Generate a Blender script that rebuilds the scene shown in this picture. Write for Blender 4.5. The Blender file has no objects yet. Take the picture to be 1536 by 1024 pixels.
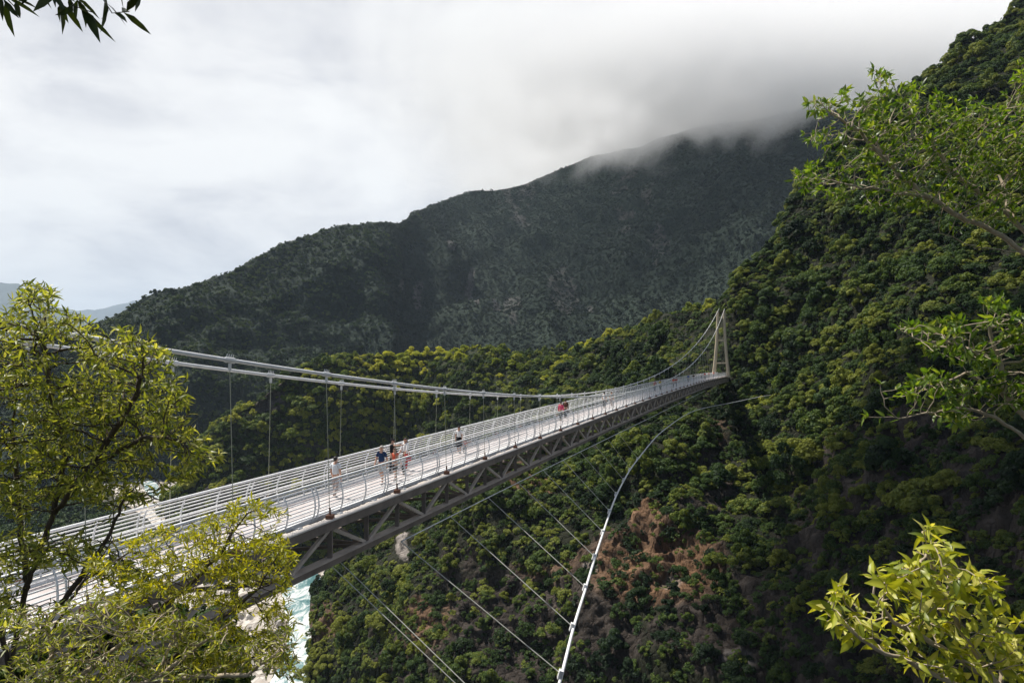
import bpy, bmesh, math, random
import numpy as np
from mathutils import Vector, Matrix, noise as mnoise

rng = np.random.default_rng(7)
random.seed(7)
sc = bpy.context.scene
COL = sc.collection
F, CX, CY = 1024.0, 768.0, 537.0          # focal length in photo pixels, principal column, horizon row


def W(px, py, Y):
    """a survey sighting (column, row) at distance Y -> a world point, camera at the origin looking along +Y"""
    return np.array([(px - CX) / F * Y, Y, -(py - CY) / F * Y])


# ------------------------------------------------------------------ materials
def new_mat(name):
    m = bpy.data.materials.new(name)
    m.use_nodes = True
    nt = m.node_tree
    for n in list(nt.nodes):
        nt.nodes.remove(n)
    out = nt.nodes.new('ShaderNodeOutputMaterial')
    return m, nt, out


def N(nt, typ, **kw):
    n = nt.nodes.new(typ)
    for k, v in kw.items():
        if k.startswith('i_'):
            key = k[2:]
            key = int(key) if key.isdigit() else key.replace('_', ' ')
            n.inputs[key].default_value = v
        else:
            setattr(n, k, v)
    return n


def ramp(nt, src, stops, interp='LINEAR'):
    r = nt.nodes.new('ShaderNodeValToRGB')
    r.color_ramp.interpolation = interp
    el = r.color_ramp.elements
    while len(el) < len(stops):
        el.new(0.5)
    for e, (p, c) in zip(el, stops):
        e.position = p
        e.color = (*c, 1) if len(c) == 3 else c
    nt.links.new(src, r.inputs[0])
    return r


def mixc(nt, fac, a, b, mode='MIX'):
    m = nt.nodes.new('ShaderNodeMix')
    m.data_type = 'RGBA'
    m.blend_type = mode
    for sock, v in ((m.inputs[0], fac), (m.inputs[6], a), (m.inputs[7], b)):
        if isinstance(v, (int, float)):
            sock.default_value = v
        elif isinstance(v, tuple):
            sock.default_value = (*v, 1)
        else:
            nt.links.new(v, sock)
    return m.outputs[2]


def math_n(nt, op, a, b=None, clamp=False):
    m = nt.nodes.new('ShaderNodeMath')
    m.operation = op
    m.use_clamp = clamp
    for sock, v in ((m.inputs[0], a), (m.inputs[1], b)):
        if v is None:
            continue
        if isinstance(v, (int, float)):
            sock.default_value = v
        else:
            nt.links.new(v, sock)
    return m.outputs[0]


def noise_tex(nt, vec, scale, detail=4, rough=0.55, dist=0.0):
    n = nt.nodes.new('ShaderNodeTexNoise')
    n.inputs['Scale'].default_value = scale
    n.inputs['Detail'].default_value = detail
    n.inputs['Roughness'].default_value = rough
    n.inputs['Distortion'].default_value = dist
    if vec is not None:
        nt.links.new(vec, n.inputs['Vector'])
    return n.outputs[0]


def simple_mat(name, col, rough=0.6, metal=0.0, var=0.12, scale=3.0, bump=0.0, col2=None, spec=0.4):
    """painted / cast / woven surface: base colour with a little large and small scale wear"""
    m, nt, out = new_mat(name)
    tc = N(nt, 'ShaderNodeTexCoord')
    n1 = noise_tex(nt, tc.outputs['Object'], scale, 6, 0.65)
    c2 = col2 if col2 else tuple(c * (1 - 2.2 * var) for c in col)
    r = ramp(nt, n1, [(0.3, c2), (0.62, col)])
    b = N(nt, 'ShaderNodeBsdfPrincipled')
    b.inputs['Roughness'].default_value = rough
    b.inputs['Metallic'].default_value = metal
    b.inputs['Specular IOR Level'].default_value = spec
    nt.links.new(r.outputs[0], b.inputs['Base Color'])
    if bump:
        bp = N(nt, 'ShaderNodeBump')
        bp.inputs['Strength'].default_value = bump
        nt.links.new(noise_tex(nt, tc.outputs['Object'], scale * 8, 5), bp.inputs['Height'])
        nt.links.new(bp.outputs[0], b.inputs['Normal'])
    nt.links.new(b.outputs[0], out.inputs[0])
    return m


def leaf_mat(name, cols, trans=0.45, tcol=None, rough=0.45, loc_scale=0.0, use_attr=True, spec=0.4):
    """leaves: colour varied per leaf (vertex attribute 'tint') or per tree (object random), light passing through"""
    m, nt, out = new_mat(name)
    if use_attr:
        a = N(nt, 'ShaderNodeAttribute', attribute_name='tint')
        fac = a.outputs['Fac']
        if loc_scale:
            oi = N(nt, 'ShaderNodeObjectInfo')
            n1 = noise_tex(nt, oi.outputs['Location'], loc_scale, 3, 0.6)
            f2 = math_n(nt, 'MULTIPLY', math_n(nt, 'SUBTRACT', n1, 0.5), 1.7)
            f3 = math_n(nt, 'MULTIPLY', math_n(nt, 'SUBTRACT', oi.outputs['Random'], 0.5), 1.0)
            f4 = math_n(nt, 'MULTIPLY', math_n(nt, 'SUBTRACT', fac, 0.5), 0.6)
            s = math_n(nt, 'ADD', f2, math_n(nt, 'ADD', f3, f4))
            fac = math_n(nt, 'ADD', s, 0.5, clamp=True)
    k = len(cols) - 1
    r = ramp(nt, fac, [(i / k, c) for i, c in enumerate(cols)])
    b = N(nt, 'ShaderNodeBsdfPrincipled')
    b.inputs['Roughness'].default_value = rough
    b.inputs['Specular IOR Level'].default_value = spec
    nt.links.new(r.outputs[0], b.inputs['Base Color'])
    t = N(nt, 'ShaderNodeBsdfTranslucent')
    tc = mixc(nt, 1.0, r.outputs[0], tcol if tcol else (1.5, 1.6, 0.5), 'MULTIPLY')
    nt.links.new(tc, t.inputs[0])
    mx = N(nt, 'ShaderNodeMixShader')
    mx.inputs[0].default_value = trans
    nt.links.new(b.outputs[0], mx.inputs[1])
    nt.links.new(t.outputs[0], mx.inputs[2])
    nt.links.new(mx.outputs[0], out.inputs[0])
    return m


def ground_mat(name, rock_a, rock_b, soil, scale, tint=(0.27, 0.155, 0.085)):
    """cliff / forest floor: layered rock with stains where the 'rock' attribute says so, leaf litter elsewhere"""
    m, nt, out = new_mat(name)
    geo = N(nt, 'ShaderNodeNewGeometry')
    mp = N(nt, 'ShaderNodeMapping')
    mp.inputs['Scale'].default_value = (1, 1, 0.38)
    nt.links.new(geo.outputs['Position'], mp.inputs[0])
    v = mp.outputs[0]
    n1 = noise_tex(nt, v, 0.09 * scale, 8, 0.65, 0.6)
    n2 = noise_tex(nt, v, 0.6 * scale, 8, 0.7)
    rk = ramp(nt, n1, [(0.3, rock_a), (0.52, tuple((a + b) / 2 for a, b in zip(rock_a, rock_b))), (0.68, rock_b)])
    st0 = ramp(nt, n2, [(0.3, (0.35, 0.33, 0.31)), (0.6, (1, 1, 1))])
    vo = N(nt, 'ShaderNodeTexVoronoi')
    vo.feature = 'DISTANCE_TO_EDGE'
    vo.inputs['Scale'].default_value = 0.42 * scale
    wv = N(nt, 'ShaderNodeVectorMath', operation='ADD')
    nv = N(nt, 'ShaderNodeTexNoise')
    nv.inputs['Scale'].default_value = 0.35 * scale
    nv.inputs['Detail'].default_value = 5
    nt.links.new(v, nv.inputs['Vector'])
    sv = N(nt, 'ShaderNodeVectorMath', operation='SCALE')
    sv.inputs['Scale'].default_value = 3.0 / scale
    nt.links.new(nv.outputs['Color'], sv.inputs[0])
    nt.links.new(v, wv.inputs[0])
    nt.links.new(sv.outputs[0], wv.inputs[1])
    nt.links.new(wv.outputs[0], vo.inputs['Vector'])
    ck = ramp(nt, vo.outputs['Distance'], [(0.0, (0.5, 0.46, 0.43)), (0.07, (1, 1, 1))])
    vc = N(nt, 'ShaderNodeTexVoronoi')
    vc.inputs['Scale'].default_value = 0.42 * scale
    nt.links.new(wv.outputs[0], vc.inputs['Vector'])
    cv = ramp(nt, vc.outputs['Color'], [(0.1, (0.5, 0.48, 0.46)), (0.9, (1.15, 1.12, 1.1))])
    st1 = mixc(nt, 0.8, st0.outputs[0], ck.outputs[0], 'MULTIPLY')
    st = N(nt, 'ShaderNodeMix', data_type='RGBA', blend_type='MULTIPLY')
    st.inputs[0].default_value = 0.9
    nt.links.new(st1, st.inputs[6])
    nt.links.new(cv.outputs[0], st.inputs[7])
    st_o = st.outputs[2]
    rk2 = mixc(nt, 0.85, rk.outputs[0], st_o, 'MULTIPLY')
    ao = N(nt, 'ShaderNodeAttribute', attribute_name='stain')
    of = math_n(nt, 'MULTIPLY', ao.outputs['Fac'], ramp(nt, n1, [(0.35, (0.25,) * 3), (0.6, (1,) * 3)]).outputs[0], clamp=True)
    rk3 = mixc(nt, of, rk2, mixc(nt, 0.7, tint, st_o, 'MULTIPLY'))
    ap = N(nt, 'ShaderNodeAttribute', attribute_name='pale')
    rk3 = mixc(nt, ap.outputs['Fac'], rk3, mixc(nt, 0.6, (0.52, 0.475, 0.44), st_o, 'MULTIPLY'))
    ar = N(nt, 'ShaderNodeAttribute', attribute_name='rock')
    n3 = noise_tex(nt, geo.outputs['Position'], 0.25 * scale, 6, 0.7)
    f = math_n(nt, 'ADD', ar.outputs['Fac'], math_n(nt, 'MULTIPLY', math_n(nt, 'SUBTRACT', n3, 0.5), 1.1))
    fm = ramp(nt, f, [(0.3, (0,) * 3), (0.5, (1,) * 3)])
    so = mixc(nt, n2, soil, tuple(min(1, c * 2.2) for c in soil))
    c = mixc(nt, fm.outputs[0], so, rk3)
    b = N(nt, 'ShaderNodeBsdfPrincipled')
    b.inputs['Roughness'].default_value = 0.9
    b.inputs['Specular IOR Level'].default_value = 0.2
    nt.links.new(c, b.inputs['Base Color'])
    bp = N(nt, 'ShaderNodeBump')
    bp.inputs['Strength'].default_value = 0.9
    bp.inputs['Distance'].default_value = 0.8 / scale
    hh = math_n(nt, 'ADD', noise_tex(nt, v, 1.1 * scale, 9, 0.72), math_n(nt, 'MULTIPLY', vc.outputs['Distance'], -0.5))
    hh = math_n(nt, 'ADD', hh, math_n(nt, 'MULTIPLY', math_n(nt, 'MINIMUM', vo.outputs['Distance'], 0.12), 2.6))
    nt.links.new(hh, bp.inputs['Height'])
    nt.links.new(bp.outputs[0], b.inputs['Normal'])
    nt.links.new(b.outputs[0], out.inputs[0])
    return m


# ------------------------------------------------------------------ object helpers
def mesh_obj(name, verts, faces, mat, parent=None, smooth=False, attrs=None):
    me = bpy.data.meshes.new(name)
    verts = np.asarray(verts, dtype=np.float32)
    if isinstance(faces, np.ndarray):
        nf, k = faces.shape
        me.vertices.add(len(verts))
        me.vertices.foreach_set('co', verts.ravel())
        me.loops.add(nf * k)
        me.loops.foreach_set('vertex_index', faces.astype(np.int32).ravel())
        me.polygons.add(nf)
        me.polygons.foreach_set('loop_start', np.arange(0, nf * k, k, dtype=np.int32))
        me.update(calc_edges=True)
    else:
        me.from_pydata([tuple(v) for v in verts], [], faces)
        me.update()
    if smooth:
        me.polygons.foreach_set('use_smooth', np.ones(len(me.polygons), dtype=bool))
    for k, v in (attrs or {}).items():
        a = me.attributes.new(k, 'FLOAT', 'POINT')
        a.data.foreach_set('value', np.asarray(v, dtype=np.float32).ravel())
    if mat is not None:
        me.materials.append(mat)
    o = bpy.data.objects.new(name, me)
    COL.objects.link(o)
    if parent is not None:
        o.parent = parent
    return o


def tag(o, label=None, cat=None, group=None, kind=None):
    if label: o['label'] = label
    if cat: o['category'] = cat
    if group: o['group'] = group
    if kind: o['kind'] = kind
    return o


def empty(name, loc, label, cat, group=None, rz=0.0):
    o = bpy.data.objects.new(name, None)
    COL.objects.link(o)
    o.location = loc
    o.rotation_euler = (0, 0, rz)
    return tag(o, label, cat, group)


class MB:
    """collects simple pieces of one part"""
    def __init__(s): s.v, s.f = [], []

    def add(s, v, f):
        n = len(s.v)
        s.v += [tuple(map(float, p)) for p in v]
        s.f += [tuple(i + n for i in q) for q in f]

    def beam(s, a, b, w, h, up=(0, 0, 1)):
        a, b = Vector(a), Vector(b)
        d = (b - a).normalized()
        r = d.cross(Vector(up))
        r = r.normalized() if r.length > 1e-6 else Vector((1, 0, 0))
        u = r.cross(d)
        vs = []
        for p in (a, b):
            for sx, sy in ((-1, -1), (1, -1), (1, 1), (-1, 1)):
                vs.append(p + r * sx * w / 2 + u * sy * h / 2)
        s.add(vs, [(0, 1, 2, 3), (7, 6, 5, 4), (0, 4, 5, 1), (1, 5, 6, 2), (2, 6, 7, 3), (3, 7, 4, 0)])

    def tube(s, pts, r, n=6, caps=True):
        pts = [Vector(p) for p in pts]
        rs = r if hasattr(r, '__len__') else [r] * len(pts)
        vs, fs = [], []
        prev = None
        for i, p in enumerate(pts):
            d = (pts[min(i + 1, len(pts) - 1)] - pts[max(i - 1, 0)]).normalized()
            ref = prev if prev is not None else (Vector((0, 0, 1)) if abs(d.z) < 0.9 else Vector((1, 0, 0)))
            x = (ref - d * ref.dot(d)).normalized()
            prev = x
            y = d.cross(x)
            for k in range(n):
                t = 2 * math.pi * k / n
                vs.append(p + (x * math.cos(t) + y * math.sin(t)) * rs[i])
        for i in range(len(pts) - 1):
            for k in range(n):
                k2 = (k + 1) % n
                fs.append((i * n + k, i * n + k2, (i + 1) * n + k2, (i + 1) * n + k))
        if caps:
            fs.append(tuple(range(n))[::-1])
            fs.append(tuple(range((len(pts) - 1) * n, len(pts) * n)))
        s.add(vs, fs)

    def build(s, name, mat, parent=None, smooth=False):
        o = mesh_obj(name, s.v, s.f, mat, parent)
        if smooth:
            me = o.data
            me.polygons.foreach_set('use_smooth', [len(p.vertices) == 4 for p in me.polygons])
        return o


def fbm(P, scale, octv=4, seed=0.0, H=0.9):
    """fractal noise at each row of P"""
    off = Vector((seed * 17.3, seed * 5.1, seed * 9.7))
    return np.array([mnoise.fractal(Vector(p) * (1.0 / scale) + off, H, 2.0, octv) for p in P])


def ridged(P, scale, octv=4, seed=0.0):
    off = Vector((seed * 17.3, seed * 5.1, seed * 9.7))
    return np.array([mnoise.ridged_multi_fractal(Vector(p) * (1.0 / scale) + off, 1.0, 2.0, octv, 1.0, 2.0) for p in P])


def blobs(px, py, lst):
    out = np.zeros_like(px)
    for cx, cy, rx, ry, s in lst:
        d = ((px - cx) / rx) ** 2 + ((py - cy) / ry) ** 2
        out = np.maximum(out, s * np.clip(1.6 - d, 0, 1))
    return np.clip(out, 0, 1)


# ------------------------------------------------------------------ terrain: slopes surveyed from sightings
def tps_fit(ctrl):
    c = np.array(ctrl, float)
    x = c[:, :2] / 500.0
    y = np.log(c[:, 2])
    n = len(c)
    d = np.linalg.norm(x[:, None] - x[None], axis=2)
    K = np.where(d > 0, d * d * np.log(d + 1e-12), 0) + np.eye(n) * 2e-3
    P = np.c_[np.ones(n), x]
    A = np.zeros((n + 3, n + 3))
    A[:n, :n] = K
    A[:n, n:] = P
    A[n:, :n] = P.T
    w = np.linalg.solve(A, np.r_[y, 0, 0, 0])

    def ev(px, py):
        q = np.c_[px.ravel(), py.ravel()] / 500.0
        dd = np.linalg.norm(q[:, None] - x[None], axis=2)
        k = np.where(dd > 0, dd * dd * np.log(dd + 1e-12), 0)
        return np.exp(k @ w[:n] + np.c_[np.ones(len(q)), q] @ w[n:]).reshape(px.shape)
    return ev


class Slope:
    """one mountain side: columns of sightings from its skyline down to its foot, roughened, with a back face"""
    def __init__(s, name, ctrl, sky, bottom, x0, x1, nc, nr, mat, amp, rocks=(), stains=(), pales=(), power=1.0, back=14, zmin=-101.5, seed=1.0, bare=0.0, gully=None):
        ev = tps_fit(ctrl)
        sk = np.array(sorted(sky), float)
        px = np.linspace(x0, x1, nc)
        top = np.interp(px, sk[:, 0], sk[:, 1])
        t = np.linspace(0, 1, nr) ** power
        py = top[None, :] + (bottom - top[None, :]) * t[:, None]
        pxg = np.repeat(px[None, :], nr, 0)
        Y = ev(pxg, py)
        P = np.stack([(pxg - CX) / F * Y, Y, -(py - CY) / F * Y], -1)
        # back face behind the skyline, falling away
        rows = []
        for k in range(back, 0, -1):
            q = P[0].copy()
            dist = 4.0 * k ** 1.6
            q[:, 1] += dist
            q[:, 0] += dist * (pxg[0] - CX) / F
            q[:, 2] -= 0.25 * dist + 0.004 * dist ** 2
            rows.append(q)
        P = np.concatenate([np.array(rows), P], 0)
        s.nb = back
        R, C = P.shape[:2]
        pxa = np.concatenate([np.repeat(pxg[:1], back, 0), pxg], 0)
        pya = np.concatenate([np.repeat(py[:1], back, 0), py], 0)
        du = np.gradient(P, axis=1)
        dv = np.gradient(P, axis=0)
        nrm = np.cross(dv, du)
        nrm /= np.linalg.norm(nrm, axis=2, keepdims=True) + 1e-9
        sgn = 1.0 if (nrm * -P).sum(-1)[back:].mean() > 0 else -1.0
        nrm *= sgn
        rock = blobs(pxa, pya, rocks)
        stain = blobs(pxa, pya, stains)
        pale = blobs(pxa, pya, pales)
        rock = np.maximum(rock, pale)
        s.pale = pale
        flat = P.reshape(-1, 3)
        d = np.zeros(R * C)
        for a, scl, o in amp:
            d += a * fbm(flat, scl, o, seed + scl)
        if gully:
            ga, gs = gully
            g = ridged(np.c_[flat[:, 0], flat[:, 1] * 0.5, flat[:, 2] * 0.22], gs, 4, seed)
            d += ga * (g - g.mean())
            q3, q18 = np.percentile(g, [2, 16])
            strk = np.clip((q18 - g) / (q18 - q3), 0, 1) * (fbm(flat, 60.0, 3, 31.0) > -0.05) * 0.42
            rock = np.maximum(rock, strk.reshape(R, C) * (pxa > 560))
        d = d.reshape(R, C)
        if gully:
            rowf = np.clip(np.abs(np.arange(R) - back) / 34.0, 0.16, 1)[:, None]
            d = (d - d[back].mean()) * rowf
        rr = (ridged(flat * np.array([1, 1, 0.33]), 8.0, 5, seed + 3.3) - 1.0).reshape(R, C) + 0.6 * fbm(flat * np.array([1, 1, 2.0]), 5.0, 4, seed + 5.3, 0.5).reshape(R, C)
        d += rock * 2.3 * rr
        P = P + nrm * d[..., None]
        P[..., 2] = np.maximum(P[..., 2], zmin - 6)
        s.P, s.px, s.py = P, pxa, pya
        du = np.gradient(P, axis=1)
        dv = np.gradient(P, axis=0)
        nrm = np.cross(dv, du)
        s.area = np.linalg.norm(nrm, axis=2)
        nrm /= s.area[..., None] + 1e-9
        nrm *= sgn
        s.N = nrm
        s.rock = np.clip(rock + bare, 0, 1)
        i = np.arange((R - 1) * (C - 1))
        a = (i // (C - 1)) * C + i % (C - 1)
        faces = np.c_[a, a + C, a + C + 1, a + 1]
        s.obj = mesh_obj(name, P.reshape(-1, 3), faces, mat, smooth=True,
                         attrs={'rock': s.rock.ravel(), 'stain': stain.ravel(), 'pale': pale.ravel()})
        s.obj['kind'] = 'structure'

    def scatter(s, spacing, keep, seed=0, front_only=True, margin=3):
        """points at least `spacing` apart; keep(px,py,rock,P,N,rng) -> probability"""
        r = np.random.default_rng(seed)
        lo = s.nb - margin if front_only else 0
        A = s.area[lo:-1, :-1].copy()
        Pz = s.P[lo:-1, :-1, 2]
        A[Pz < -99.5] = 0
        A = np.where(np.isfinite(A), A, 0)
        n = int(A.sum() / spacing ** 2 * 3.0)
        n = min(n, 260000)
        idx = r.choice(A.size, n, p=(A / A.sum()).ravel())
        ri, ci = np.unravel_index(idx, A.shape)
        ri += lo
        u, v = r.random(n), r.random(n)
        def bil(T):
            if T.ndim == 3:
                uu, vv = u[:, None], v[:, None]
            else:
                uu, vv = u, v
            return (T[ri, ci] * (1 - uu) * (1 - vv) + T[ri, ci + 1] * uu * (1 - vv) + T[ri + 1, ci] * (1 - uu) * vv + T[ri + 1, ci + 1] * uu * vv)
        P, NN, px, py, rk = bil(s.P), bil(s.N), bil(s.px), bil(s.py), bil(s.rock)
        pr = keep(px, py, rk, P, NN, r)
        ok = r.random(n) < pr
        P, NN, px, py, rk = P[ok], NN[ok], px[ok], py[ok], rk[ok]
        grid, sel = {}, []
        cell = spacing
        keys = np.floor(P / cell).astype(int)
        for i in range(len(P)):
            k = tuple(keys[i])
            bad = False
            for dx in (-1, 0, 1):
                for dy in (-1, 0, 1):
                    for dz in (-1, 0, 1):
                        for j in grid.get((k[0] + dx, k[1] + dy, k[2] + dz), ()):
                            e = P[i] - P[j]
                            if e[0] * e[0] + e[1] * e[1] + e[2] * e[2] < cell * cell:
                                bad = True
                                break
                        if bad: break
                    if bad: break
                if bad: break
            if not bad:
                grid.setdefault(k, []).append(i)
                sel.append(i)
        sel = np.array(sel, int)
        return P[sel], NN[sel], px[sel], py[sel], rk[sel]


M_cliff = ground_mat('cliff_rock', (0.026, 0.022, 0.020), (0.135, 0.112, 0.095), (0.012, 0.013, 0.007), 1.0)
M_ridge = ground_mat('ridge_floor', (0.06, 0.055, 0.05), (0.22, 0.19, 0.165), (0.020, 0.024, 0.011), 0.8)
M_mount = ground_mat('mountain_floor', (0.09, 0.09, 0.085), (0.15, 0.148, 0.142), (0.011, 0.019, 0.012), 0.25)

# the right canyon side: forested above, broken rock below
S_right = Slope('hillside', [
    (1500, 10, 300), (1400, 90, 290), (1280, 190, 270), (1200, 290, 260), (1120, 395, 246), (1090, 440, 238),
    (1075, 500, 231), (1085, 565, 222), (1000, 610, 212), (900, 660, 205), (700, 745, 200), (600, 775, 225), (560, 805, 222), (480, 880, 222),
    (440, 1000, 200), (1800, -220, 300), (1700, 200, 175), (1536, 300, 175), (1350, 300, 215), (1250, 400, 218),
    (1040, 470, 262), (960, 498, 300), (900, 530, 305), (900, 600, 246), (1000, 560, 234), (820, 600, 280), (1150, 500, 224), (1150, 600, 210), (1300, 600, 165), (1500, 600, 128), (1750, 600, 100), (1100, 750, 172),
    (1300, 800, 128), (1500, 850, 98), (1750, 900, 78), (900, 750, 186), (950, 850, 160), (850, 900, 163), (700, 850, 186),
    (600, 900, 192), (500, 950, 200), (1500, 1020, 86), (1300, 1020, 108), (1100, 1020, 130), (950, 1020, 142),
    (800, 1020, 153), (650, 1020, 168), (500, 1020, 190), (1500, 1180, 78), (1000, 1180, 122), (600, 1180, 150)],
    [(1850, -250), (1600, -60), (1536, -8), (1500, 22), (1470, 45), (1400, 105), (1370, 132), (1340, 150), (1280, 205), (1200, 305), (1165, 357),
     (1120, 405), (1090, 447), (1060, 464), (1010, 482), (960, 500), (920, 512), (890, 522), (860, 545), (820, 590), (780, 650), (700, 728), (600, 760), (560, 790), (490, 858), (474, 885),
     (466, 960), (455, 1040), (430, 1120)],
    1200, 430, 1850, 420, 330, M_cliff, [(5.0, 45.0, 4), (2.2, 14.0, 4)],
    rocks=[(985, 845, 100, 62, 1), (972, 785, 22, 34, 1), (1075, 640, 24, 36, 0.4), (793, 715, 40, 26, 0.8), (870, 860, 40, 40, 0.75),
           (800, 940, 130, 95, 0.72), (620, 970, 70, 60, 0.5), (1100, 950, 120, 70, 0.6), (1375, 665, 70, 60, 0.75), (1130, 900, 110, 40, 0.6),
           (480, 930, 26, 30, 0.8), (1270, 800, 110, 170, 0.6), (1450, 760, 130, 140, 0.6), (1200, 960, 150, 90, 0.7), (1400, 960, 160, 90, 0.6), (1050, 720, 60, 60, 0.5), (900, 960, 70, 60, 0.7), (700, 860, 40, 50, 0.5), (640, 945, 30, 40, 0.7)],
    pales=[(598, 806, 10, 26, .6), (605, 830, 8, 12, .5), (1110, 990, 20, 16, 0.35), (1010, 880, 16, 12, .35), (888, 848, 14, 12, .4)],
    stains=[(985, 850, 95, 60, 1), (972, 785, 30, 40, 0.9), (793, 715, 50, 30, 1), (1075, 620, 30, 40, 0.5), (820, 820, 60, 50, .5), (640, 935, 40, 50, .7), (480, 930, 30, 30, .5)])

# the spur behind the bridge, lit along its top
S_ridge = Slope('ridge', [
    (1110, 440, 300), (1040, 460, 335), (960, 490, 360), (880, 510, 380), (800, 518, 395), (700, 522, 405), (640, 527, 410), (570, 527, 400),
    (500, 533, 385), (449, 545, 372), (400, 580, 360), (340, 625, 350), (300, 680, 340), (260, 760, 325), (1050, 550, 250), (950, 560, 310),
    (800, 560, 362), (600, 600, 385), (600, 700, 375), (600, 800, 366), (450, 640, 356), (450, 760, 338), (450, 860, 318), (300, 760, 326), (300, 850, 312),
    (800, 620, 350), (800, 700, 325), (1000, 640, 268), (700, 560, 375), (550, 560, 372)],
    [(250, 775), (262, 760), (300, 685), (330, 640), (365, 608), (400, 583), (430, 560), (449, 549), (480, 540), (520, 532), (570, 529), (640, 528),
     (700, 524), (800, 520), (880, 512), (960, 492), (1040, 465), (1110, 446), (1180, 440)],
    880, 250, 1180, 300, 150, M_ridge, [(6.0, 60.0, 4), (2.0, 15.0, 4)],
    rocks=[(400, 590, 26, 26, 0.95), (515, 570, 14, 16, 0.8), (470, 690, 40, 30, 0.4), (360, 740, 60, 16, 0.8)], seed=2.0)

# the big mountain wall
S_mount = Slope('mountain', [
    (-250, 560, 560), (0, 510, 600), (110, 490, 640), (150, 480, 655), (190, 470, 670), (250, 440, 700), (300, 425, 730), (420, 370, 830), (500, 345, 910), (560, 335, 980), (610, 332, 1040), (640, 312, 1250),
    (720, 283, 1420), (770, 275, 1430), (900, 238, 1380), (1050, 195, 1260), (1200, 165, 1120), (1300, 80, 1020), (1450, 60, 950),
    (250, 600, 605), (400, 520, 690), (550, 450, 830), (700, 450, 1080), (900, 400, 1040), (1100, 350, 900), (1250, 300, 850),
    (150, 720, 560), (250, 720, 570), (400, 700, 580), (600, 560, 720), (800, 540, 770), (1000, 500, 760), (1250, 450, 720), (0, 720, 520), (-250, 720, 470)],
    [(-260, 560), (-100, 530), (0, 508), (60, 500), (110, 488), (150, 480), (190, 470), (215, 450), (250, 440), (300, 427), (350, 405), (390, 384), (420, 370), (460, 358), (500, 345), (560, 336), (600, 332), (612, 326), (640, 312), (690, 292),
     (720, 284), (750, 281), (772, 278), (850, 250), (900, 232), (960, 218), (1050, 192), (1200, 160), (1300, 170), (1450, 220)],
    760, -260, 1450, 330, 200, M_mount, [(20.0, 170.0, 5), (5.0, 35.0, 4)], gully=(42.0, 170.0), zmin=-100,
    rocks=[(705, 432, 5, 24, 1), (713, 463, 8, 12, 1), (632, 440, 5, 22, .8), (660, 380, 8, 10, .7), (745, 470, 5, 14, .6), (770, 465, 16, 30, .45), (845, 440, 20, 40, .4), (880, 455, 4, 14, .8), (600, 430, 6, 8, .8), (970, 290, 10, 14, .5), (990, 380, 16, 40, .4)], seed=4.0)

# far hills fading into the mist down the valley
M_far = simple_mat('far_forest', (0.03, 0.045, 0.03), 0.95, var=0.2, scale=0.02)
far1 = Slope('far_hill', [(-300, 440, 9500), (0, 425, 9500), (100, 455, 8800), (250, 500, 8000), (-300, 540, 7200), (0, 540, 7000), (250, 540, 7000)],
             [(-300, 400), (-80, 410), (0, 422), (28, 427), (45, 440), (80, 458), (140, 480), (250, 500)], 545, -300, 250, 120, 50, M_far, [(80, 800, 5)], seed=7.0, zmin=-110)
far2 = Slope('far_hill', [(-300, 440, 14500), (0, 460, 14500), (200, 455, 14500), (350, 440, 14500), (0, 540, 12000), (350, 540, 12000)],
             [(-300, 440), (60, 462), (140, 466), (170, 458), (200, 452), (240, 447), (350, 430)], 545, -300, 350, 120, 40, M_far, [(100, 1000, 5)], seed=9.0, zmin=-110)


# the bank the photographer stands on and the canyon floor
def sheet(name, xs, ys, zf, mat, smooth=True):
    X, Y = np.meshgrid(xs, ys)
    Z = zf(X, Y)
    R, C = X.shape
    i = np.arange((R - 1) * (C - 1))
    a = (i // (C - 1)) * C + i % (C - 1)
    z = np.zeros(R * C)
    return tag(mesh_obj(name, np.stack([X, Y, Z], -1).reshape(-1, 3), np.c_[a, a + 1, a + C + 1, a + C], mat, smooth=smooth,
                        attrs={'rock': z + 0.35, 'stain': z, 'pale': z}), kind='structure')


def zbank(X, Y):
    p = np.stack([X, Y, 0 * X], -1).reshape(-1, 3)
    n = fbm(p, 3.0, 4, 5.0).reshape(X.shape) * 0.35
    z = -1.75 - 0.47 * np.clip(Y - 0.2, 0, 11) - 1.6 * np.clip(Y - 11, 0, 200)
    w = np.clip((-X - 4.5) / 3.5, 0, 1)
    w = w * w * (3 - 2 * w)
    zl = -9.0 - 0.07 * np.clip(Y, 0, 29) - 1.5 * np.clip(Y - 29, 0, 200) - 0.12 * np.clip(-X - 26, 0, 400)
    z = z * (1 - w) + zl * w
    z = z - 1.3 * np.clip(X + 0.43 * Y + 0.5, 0, 200) * np.clip((Y - 9) / 4, 0, 1) * (z < -6)
    return np.maximum(z + n * np.clip(Y, 0.3, 4) / 2, -100.5)


M_bank = ground_mat('bank_soil', (0.07, 0.06, 0.05), (0.2, 0.17, 0.14), (0.020, 0.022, 0.010), 2.0)
sheet('bank', np.r_[np.linspace(-200, -30, 30), np.linspace(-28, 24, 90), np.linspace(28, 120, 24)],
      np.r_[np.linspace(-60, -5, 14), np.linspace(-4, 16, 70), np.linspace(18, 76, 28)], zbank, M_bank)
M_floor = ground_mat('valley_soil', (0.10, 0.09, 0.08), (0.3, 0.27, 0.24), (0.018, 0.024, 0.012), 0.3)
sheet('ground', np.r_[-9000, -4000, np.linspace(-1500, 1500, 40), 4000, 9000, 18000], np.r_[-4000, -500, np.linspace(0, 1500, 40), 4000, 9000, 18000],
      lambda X, Y: 0 * X - 101.0, M_floor)


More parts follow.
